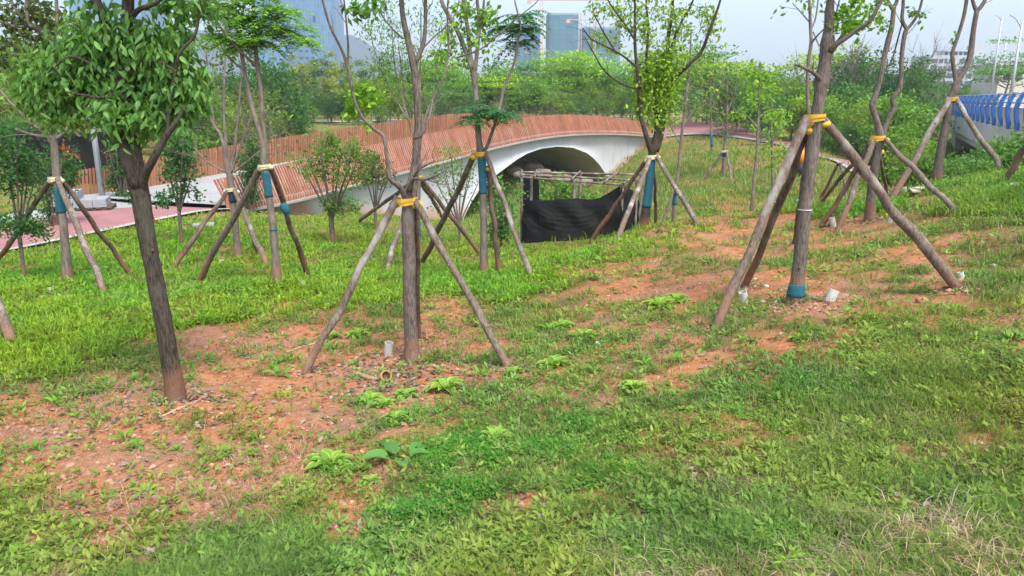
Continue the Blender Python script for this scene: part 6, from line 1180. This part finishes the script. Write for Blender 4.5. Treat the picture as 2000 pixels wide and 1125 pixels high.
# ------------------------------------------------------------------ single plants and small things on the ground
def plant(px, py, wpx, kind, label, cat='plant', group=None, name='plant'):
    b = G(px, py); R = 0.62 * wpx * depth(b) / FPX; root = thing(name, b, label, cat, group); lm = MB()
    n = dict(hosta=18, seedling=6, broad=6, rosette=10)[kind]; el = dict(hosta=0.85, seedling=1.2, broad=0.8, rosette=0.8)[kind]
    for k in range(n):
        a = k * 2.39996 + rng.normal() * 0.2; t = (k + 0.5) / n; e = el * (1.25 - 0.95 * t) + rng.normal() * 0.10; L = R * (0.75 + 0.5 * t); Wd = L * dict(hosta=0.52, seedling=0.42, broad=0.62, rosette=0.34)[kind]
        hd = np.array([math.cos(a), math.sin(a), 0]); sdv = np.array([-math.sin(a), math.cos(a), 0]); st = 0.25 if kind != 'broad' else 0.42
        ts = np.linspace(0, 1, 7); prof = np.sin(np.clip((ts * 1.02), 0, 1) ** 0.8 * math.pi) ** 0.85 * (1 - 0.15 * ts); rows = []
        base = b + hd * R * 0.08; arc = base + hd * (L * (1 + st)) * math.cos(e) * 0.0
        col = palette(1, *dict(hosta=((0.12, 0.27, 0.030), (0.20, 0.35, 0.04)), seedling=((0.09, 0.24, 0.022), (0.17, 0.34, 0.045)), broad=((0.075, 0.20, 0.045), (0.11, 0.26, 0.06)), rosette=((0.14, 0.30, 0.02), (0.24, 0.38, 0.05)))[kind])[0]; rim = np.array((0.46, 0.52, 0.14)) if kind == 'hosta' else col * 1.15
        Q, C = [], []
        for t_, w_ in zip(ts, prof):
            s_ = st + t_; ang = e - 0.75 * t_ ** 1.5; c = base + hd * L * s_ * math.cos((e + ang) / 2) * .85 + np.array([0, 0, L * s_ * math.sin((e + ang) / 2) * .85]); up = np.array([-math.cos(a) * math.sin(ang), -math.sin(a) * math.sin(ang), math.cos(ang)])
            wv = Wd * 0.5 * max(w_, 0.03); rip = 0.10 * Wd * math.sin(t_ * 9 + k)
            Q.append([c + sdv * wv + up * (wv * .45 + rip * .4), c + sdv * wv * .72 + up * wv * .28, c, c - sdv * wv * .72 + up * wv * .28, c - sdv * wv + up * (wv * .45 - rip * .4)]); C.append([rim, col, col * 1.1, col, rim])
        grid(lm, np.array(Q), np.array(C)); tube(lm, [b, base + hd * L * st * .5 * math.cos(e) + np.array([0, 0, L * st * .5 * math.sin(e)]), Q[0][2]], [R * .05, R * .04, R * .03], 4, cap=False, smooth_path=False, col=col)
    lm.build('leaves', M['herb'], root); return root
HO = [(872,762,60,'largest pale-edged hosta, right of the central tree foot'),(645,912,72,'big pale-edged hosta in the left foreground clover'),(775,820,42,'small pale hosta on bare clay below the central tree'),(722,785,46,'hosta left of the pair below the central tree'),(752,792,36,'hosta right of the pair below the central tree'),(968,860,58,'yellow-edged hosta amid the bright green clover'),(1082,714,46,'hosta right of the central stake frame'),(1240,760,46,'pale hosta alone in the mid foreground grass'),(1290,600,50,'hosta on the left of the pair before the big stakes'),(1322,588,40,'hosta on the right of the pair before the big stakes'),(685,925,46,'small hosta touching the big foreground hosta'),(725,350+600-8,34,'tiny yellowish hosta below the big foreground hosta'),(860,872,40,'pale small hosta between the big plain leaves and clover'),(1004,730,34,'hosta at the right stake foot of the central tree'),(795,775,40,'greyish hosta close under the large pale-edged one'),(600,960,36,'lowest-left hosta of the foreground'),(1100,575+65,40,'hosta by the red soil strip right of the central tree'),(645,660,34,'hosta inside the central stake frame, left of the trunk'),(700,655,36,'hosta nearest the central trunk inside its frame')]
for q in HO: plant(q[0], q[1], q[2], 'hosta', q[3], 'hosta', 'pale hostas in the clay', 'hosta')
plant(785, 905, 92, 'broad', 'plain green broad-leaved plant, widest leaves in the foreground', 'plant', None, 'broadleaf_plant')
SE = [(285,965,50,'tallest seedling in the left foreground'),(72,878,40,'seedling at the left edge on bare clay'),(150,1035,44,'pale seedling low in the left corner'),(30,1090,60,'large seedling clump in the bottom left corner'),(245,860,46,'bright seedling clump below the dark camphor foot'),(268,875,30,'round-leaved seedling beside the bright clump below the camphor'),(220,965,26,'dark sprig left of the tallest seedling'),(152,815,26,'small dark seedling left of the camphor foot'),(110,790,36,'seedling tuft left of the camphor at the clay edge'),(345,880,24,'small seedling right below the camphor stick'),(282,705,28,'seedling on clay just left of the camphor trunk'),(258,745,24,'low seedling left of the camphor trunk'),(445,885,22,'yellowish seedling between camphor and hostas'),(495,890,34,'seedling tuft left of the big foreground hosta'),(585,1035,44,'broad seedling at the bottom, left of centre'),(1120,1010,30,'seedling in the bottom grass right of centre'),(1318,705,36,'two-leaved seedling below the left big stake'),(1262,715,34,'seedling left of the two-leaved one below the big stakes'),(1695,625,34,'seedling right of the tall white pipe'),(1560,665,36,'seedling below the teal-footed tree'),(1418,655,26,'seedling at the foot of the left big stake'),(1450,668,30,'seedling tuft right of the left big stake foot'),(1655,612,26,'pale upright leaf by the tall white pipe'),(1140,660,50,'spiky grass-like plant in the middle clearing'),(1075,650,40,'spiky plant left of the middle clearing'),(935,735,36,'round-leaved seedling below the right central stake'),(690,715,26,'purple-stemmed sprig by the white stub of the central tree'),(545,735,44,'seedling clump at the left foot of the central stakes'),(1545,1110,60,'large-leaved seedling at the bottom edge right of centre'),(1720,1110,40,'yellow-green seedling at the bottom edge, right'),(1325,975,30,'small seedling in the right foreground grass'),(1010,960,26,'seedling in the clover right of the broad leaves'),(905,1010,30,'seedling in the feathery green at the bottom centre'),(1500,955,34,'tuft seedling in the right lawn centre'),(1680,975,34,'tuft seedling in the right lawn, farther right'),(1850,930,36,'seedling near the right edge amid grass'),(1940,960,40,'broad tuft at the right edge of the foreground'),(1610,905,28,'bright sprig in the right foreground'),(1780,860,30,'sprig in the grass below the right slope')]
for q in SE: plant(q[0], q[1], q[2], 'seedling' if q[2] < 48 else 'rosette', q[3], 'seedling', 'broad-leaved seedlings', 'seedling')
def pipe(px, py, hpx, rpx, lean, label):
    b = G(px, py); k = depth(b) / FPX; h, r = hpx * k, rpx * k; a = rng.random() * 6.28; d = np.array([lean, 0.15 * math.sin(a), 1.0]); d /= np.linalg.norm(d); n = 18; mb = MB(); t = b + d * h; u = np.cross(d, [0, 1, 0.2]); u /= np.linalg.norm(u); v = np.cross(d, u); an = np.arange(n + 1) * 2 * math.pi / n
    ring = lambda c, rr: c + rr * (np.cos(an)[:, None] * u + np.sin(an)[:, None] * v)
    grid(mb, np.stack([ring(b - d * 0.05, r), ring(t, r), ring(t, r * 0.86), ring(b + d * h * 0.3, r * 0.86)], 0)); mb.add(ring(b + d * h * 0.3, r * 0.86)[:-1], np.arange(n)[None, :])
    o = mb.build('drain_pipe', M['pvc'], None, color=False, smooth=False); tag(o, label, 'pipe', 'white plastic pipe stubs beside the trees'); return o
pipe(758, 694, 28, 8, 0.12, 'white plastic pipe stub at the foot of the central tree'); pipe(1620, 588, 24, 10, 0.35, 'widest white pipe stub, right of the teal-footed tree'); pipe(1455, 592, 24, 8, -0.3, 'white pipe stub between the two left big stakes')
pipe(1878, 545, 13, 6, -0.3, 'small white pipe stub by the right big stake foot'); pipe(1628, 442, 18, 5.5, -0.3, 'white pipe stub between the crooked tree stakes'); pipe(1740, 434, 12, 6.5, 0.2, 'squat white pipe stub right of the crooked tree')
pipe(1768, 379, 14, 5, -0.3, 'slim white pipe stub left of the forked dark tree'); pipe(1980, 374, 16, 7, -0.2, 'white pipe stub at the right edge on the bank'); pipe(590, 558, 8, 6, 0.1, 'low white pipe stub at the feathery tree'); pipe(102, 570, 10, 6, -0.2, 'white pipe stub left of the leftmost wrapped tree'); pipe(187, 562, 9, 4.5, 0.2, 'tiny white pipe stub right of the leftmost wrapped tree'); pipe(433, 515, 8, 5, 0, 'small white pipe stub by the vase-shaped tree'); pipe(1563, 403, 14, 4, -0.4, 'white scrap pipe in the hollow beyond the big stakes')
m_cane = m_plain('dry_cane', (0.36, 0.24, 0.13), 0.7, 0.25, 9, bump=0.3); m_twig = m_plain('dead_twig', (0.15, 0.10, 0.075), 0.9, 0.3, 9, bump=0.3)
def stick(pts, rpx, label, mat, name='stick', cat='stick'):
    q = [G(a, b) for a, b in pts]; r = [max(0.004, RW(rpx, c)) for c in q]; mb = MB(); tube(mb, [c + [0, 0, rr * 0.8] for c, rr in zip(q, r)], r, 8, 0.15, 3, ringstep=4); tag(mb.build(name, mat, None, color=False), label, cat)
stick([(313,817),(350,800),(391,783)], 2.6, 'pale dry cane lying against the dark camphor foot', m_cane); stick([(560,690),(597,677),(640,668)], 2.2, 'dry cane lying left of the central tree', m_cane); stick([(690,730),(715,740),(735,744)], 4.5, 'thick tan bamboo piece in the litter below the central tree', m_cane, 'bamboo_piece', 'bamboo')
stick([(800,832),(835,815),(870,800),(910,788),(945,770),(990,738)], 1.8, 'long thin dead branch from the right central stake to the hostas', m_twig); stick([(1575,578),(1600,588),(1622,594)], 2.4, 'pale flat cane between the teal-footed tree and the widest pipe', m_cane); stick([(230,940),(290,920),(335,898)], 1.4, 'thin dark twig on the left foreground clay', m_twig); stick([(205,835),(225,820),(240,808)], 1.4, 'short pale twig left of the camphor', m_cane); stick([(1770,700),(1800,722),(1830,745)], 1.4, 'thin twig on the right slope', m_twig)
for k_, (px, py, a_) in enumerate(((1770, 376, 0), (1800, 373, 1), (1785, 381, 2))):
    b = G(px, py); mb = MB(); box(mb, b + np.array([0, 0, 0.03 + 0.02 * k_]), (0.42, 0.10, 0.018), 0.5 * k_ + 0.2); tag(mb.build('scrap_board', m_plain('pale_board', (0.48, 0.40, 0.30), 0.8, 0.15, 9), None, smooth=False, color=False), 'pale scrap board lying left of the forked dark tree', 'board', 'scrap boards by the forked tree')
def bamboo_cup():
    b = G(754, 743); r = RW(11, b); mb = MB(); n = 20; an = np.arange(n + 1) * 2 * math.pi / n; d = np.array([0.35, -0.75, 0.45]); d /= np.linalg.norm(d); u = np.cross(d, [0, 0, 1]); u /= np.linalg.norm(u); v = np.cross(d, u); c = b + [0, 0, r * .8]; ring = lambda c, rr: c + rr * (np.cos(an)[:, None] * u + np.sin(an)[:, None] * v)
    grid(mb, np.stack([ring(c - d * r * 2.0, r), ring(c + d * r * .5, r), ring(c + d * r * .5, r * .8), ring(c - d * r * 1.2, r * .8)], 0)); mb.add(ring(c - d * r * 1.2, r * .8)[:-1], np.arange(n)[None, :]); tag(mb.build('bamboo_cup', m_plain('tan_bamboo', (0.42, 0.22, 0.11), 0.7, 0.2, 9), None, color=False), 'hollow cut bamboo end lying open below the central tree', 'bamboo')
bamboo_cup()
def stone(px, py, wpx, label, col):
    b = G(px, py); R = wpx / 2 * depth(b) / FPX; n, m = 12, 8; th, ph = np.meshgrid(np.arange(n + 1) * 2 * math.pi / n, np.linspace(0.03, math.pi - .03, m)); D = np.stack([np.sin(ph) * np.cos(th), np.sin(ph) * np.sin(th), np.cos(ph)], -1); s = int(rng.integers(99)); q = 0.75 + 0.5 * vnoise(D[..., 0] * 1.6 + s, D[..., 1] * 1.6 + D[..., 2] * 1.9 + s, s); q[:, -1] = q[:, 0]; mb = MB(); grid(mb, D * q[..., None] * R * [1, .8, .6] + b + [0, 0, R * .2]); tag(mb.build('stone', m_plain('stone_' + str(px), col, 0.9, 0.25, 25, bump=.4), None, color=False), label, 'stone')
stone(1588, 658, 22, 'pale stone on clay below the teal-footed tree', (0.42, 0.36, 0.30)); stone(1540, 590, 18, 'red clay lump at the teal-footed trunk', (0.30, 0.13, 0.07)); stone(1497, 560, 10, 'small white stone left of the teal-footed tree', (0.55, 0.5, 0.45)); stone(1168, 671, 14, 'white chip right of the central stakes', (0.55, 0.52, 0.47)); stone(1800, 590, 26, 'red clay lump right of the widest pipe', (0.34, 0.16, 0.09)); stone(1235, 782, 12, 'small grey-pink stone in mid foreground', (0.36, 0.28, 0.24)); stone(295, 790, 12, 'white chip beside the camphor foot', (0.62, 0.6, 0.57)); stone(1940, 520, 14, 'pale stone on the right slope', (0.5, 0.46, 0.42)); stone(872, 898, 16, 'red clay lump by the foreground clover', (0.34, 0.16, 0.09))
# sign, orange posts, drain cover and ribbon
def small_built():
    mo = m_plain('orange_paint', (0.72, 0.24, 0.02), 0.5, 0.08); mk = m_plain('black_paint', (0.02, 0.02, 0.03), 0.6, 0.1); mw = m_plain('sign_white', (0.62, 0.64, 0.66), 0.6, 0.05)
    b = ground(P(1561, 350, 26.5)); t0, t1, t2 = P(1561, 352, 26.5)[2], P(1561, 319, 26.5)[2], P(1564, 293, 26.5)[2]; root = thing('marker_post', b, 'orange and black marker post behind the big stakes by the pink lane', 'post'); mb = MB(); tube(mb, [b, [b[0], b[1], t1]], [.10, .10], 12, smooth_path=False); mb.build('foot', mk, root, color=False); mb = MB(); tube(mb, [[b[0], b[1], t1 + .001], [b[0] + .05, b[1], t2]], [.105, .09], 12, smooth_path=False); mb.build('shaft', mo, root, color=False)
    p = P(1146, 222, 62); g = ground(p); z = P(1146, 198, 62)[2]; root = thing('orange_post', g, 'orange post standing beyond the bridge crest', 'post'); mb = MB(); tube(mb, [g, [g[0], g[1], z]], [.16, .13], 10, smooth_path=False); mb.build('shaft', mo, root, color=False); mb = MB(); tube(mb, [[g[0], g[1], z], [g[0], g[1], z + .12]], [.17, .12], 10, smooth_path=False); mb.build('cap', mo, root, color=False)
    p = P(1133, 216, 60); g = ground(p); root = thing('small_sign', g, 'small white sign beside the orange post beyond the bridge', 'sign'); mb = MB(); tz = P(1133, 216, 60)[2]; hexa(mb, [[g[0] - .36, g[1], tz - .05], [g[0] + .36, g[1], tz - .05], [g[0] + .36, g[1] + .05, tz - .05], [g[0] - .36, g[1] + .05, tz - .05], [g[0] - .5, g[1], tz + .3], [g[0] + .5, g[1], tz + .3], [g[0] + .5, g[1] + .05, tz + .3], [g[0] - .5, g[1] + .05, tz + .3]]); mb.build('panel', mw, root, smooth=False, color=False); mb = MB(); tube(mb, [g, [g[0], g[1] + .03, tz]], [.04, .04], 6, smooth_path=False); mb.build('post', m_steel, root, color=False)
    b = G(398, 444); mb = MB(); box(mb, b + np.array([0, 0, .05]), (.42, .3, .06), .3); tag(mb.build('drain_cover', m_deck, None, smooth=False, color=False), 'pale concrete drain cover on the dirt at the bridge end', 'cover')
    b = P(293, 395, 5.0); mb = MB(); w = [P(293, 380, 4.75), P(297, 415, 4.85), P(303, 432, 4.95), P(311, 437, 5.0)]; tube(mb, w, [.004] * 4, 5); w = [P(293, 380, 4.75), P(296, 430, 4.8), P(303, 455, 4.8), P(301, 466, 4.8)]; tube(mb, w, [.004] * 4, 5); tag(mb.build('red_ribbon', M['red_paint'], None, color=False), 'thin red ribbon hanging behind the dark camphor trunk', 'ribbon')
small_built()

# ------------------------------------------------------------------ air
def haze():
    mb = MB(); hexa(mb, [[-2600, -60, -9], [2600, -60, -9], [2600, 2600, -9], [-2600, 2600, -9], [-2600, -60, 260], [2600, -60, 260], [2600, 2600, 260], [-2600, 2600, 260]])
    m = bpy.data.materials.new('pale_air'); m.use_nodes = True; n = m.node_tree.nodes; n.clear(); o = n.new('ShaderNodeOutputMaterial'); v = n.new('ShaderNodeVolumePrincipled'); v.inputs['Color'].default_value = (0.82, 0.91, 1.0, 1); v.inputs['Density'].default_value = 0.00065; v.inputs['Anisotropy'].default_value = 0.2
    m.node_tree.links.new(v.outputs[0], o.inputs['Volume']); tag(mb.build('haze', m, smooth=False, color=False), kind='stuff')
haze()
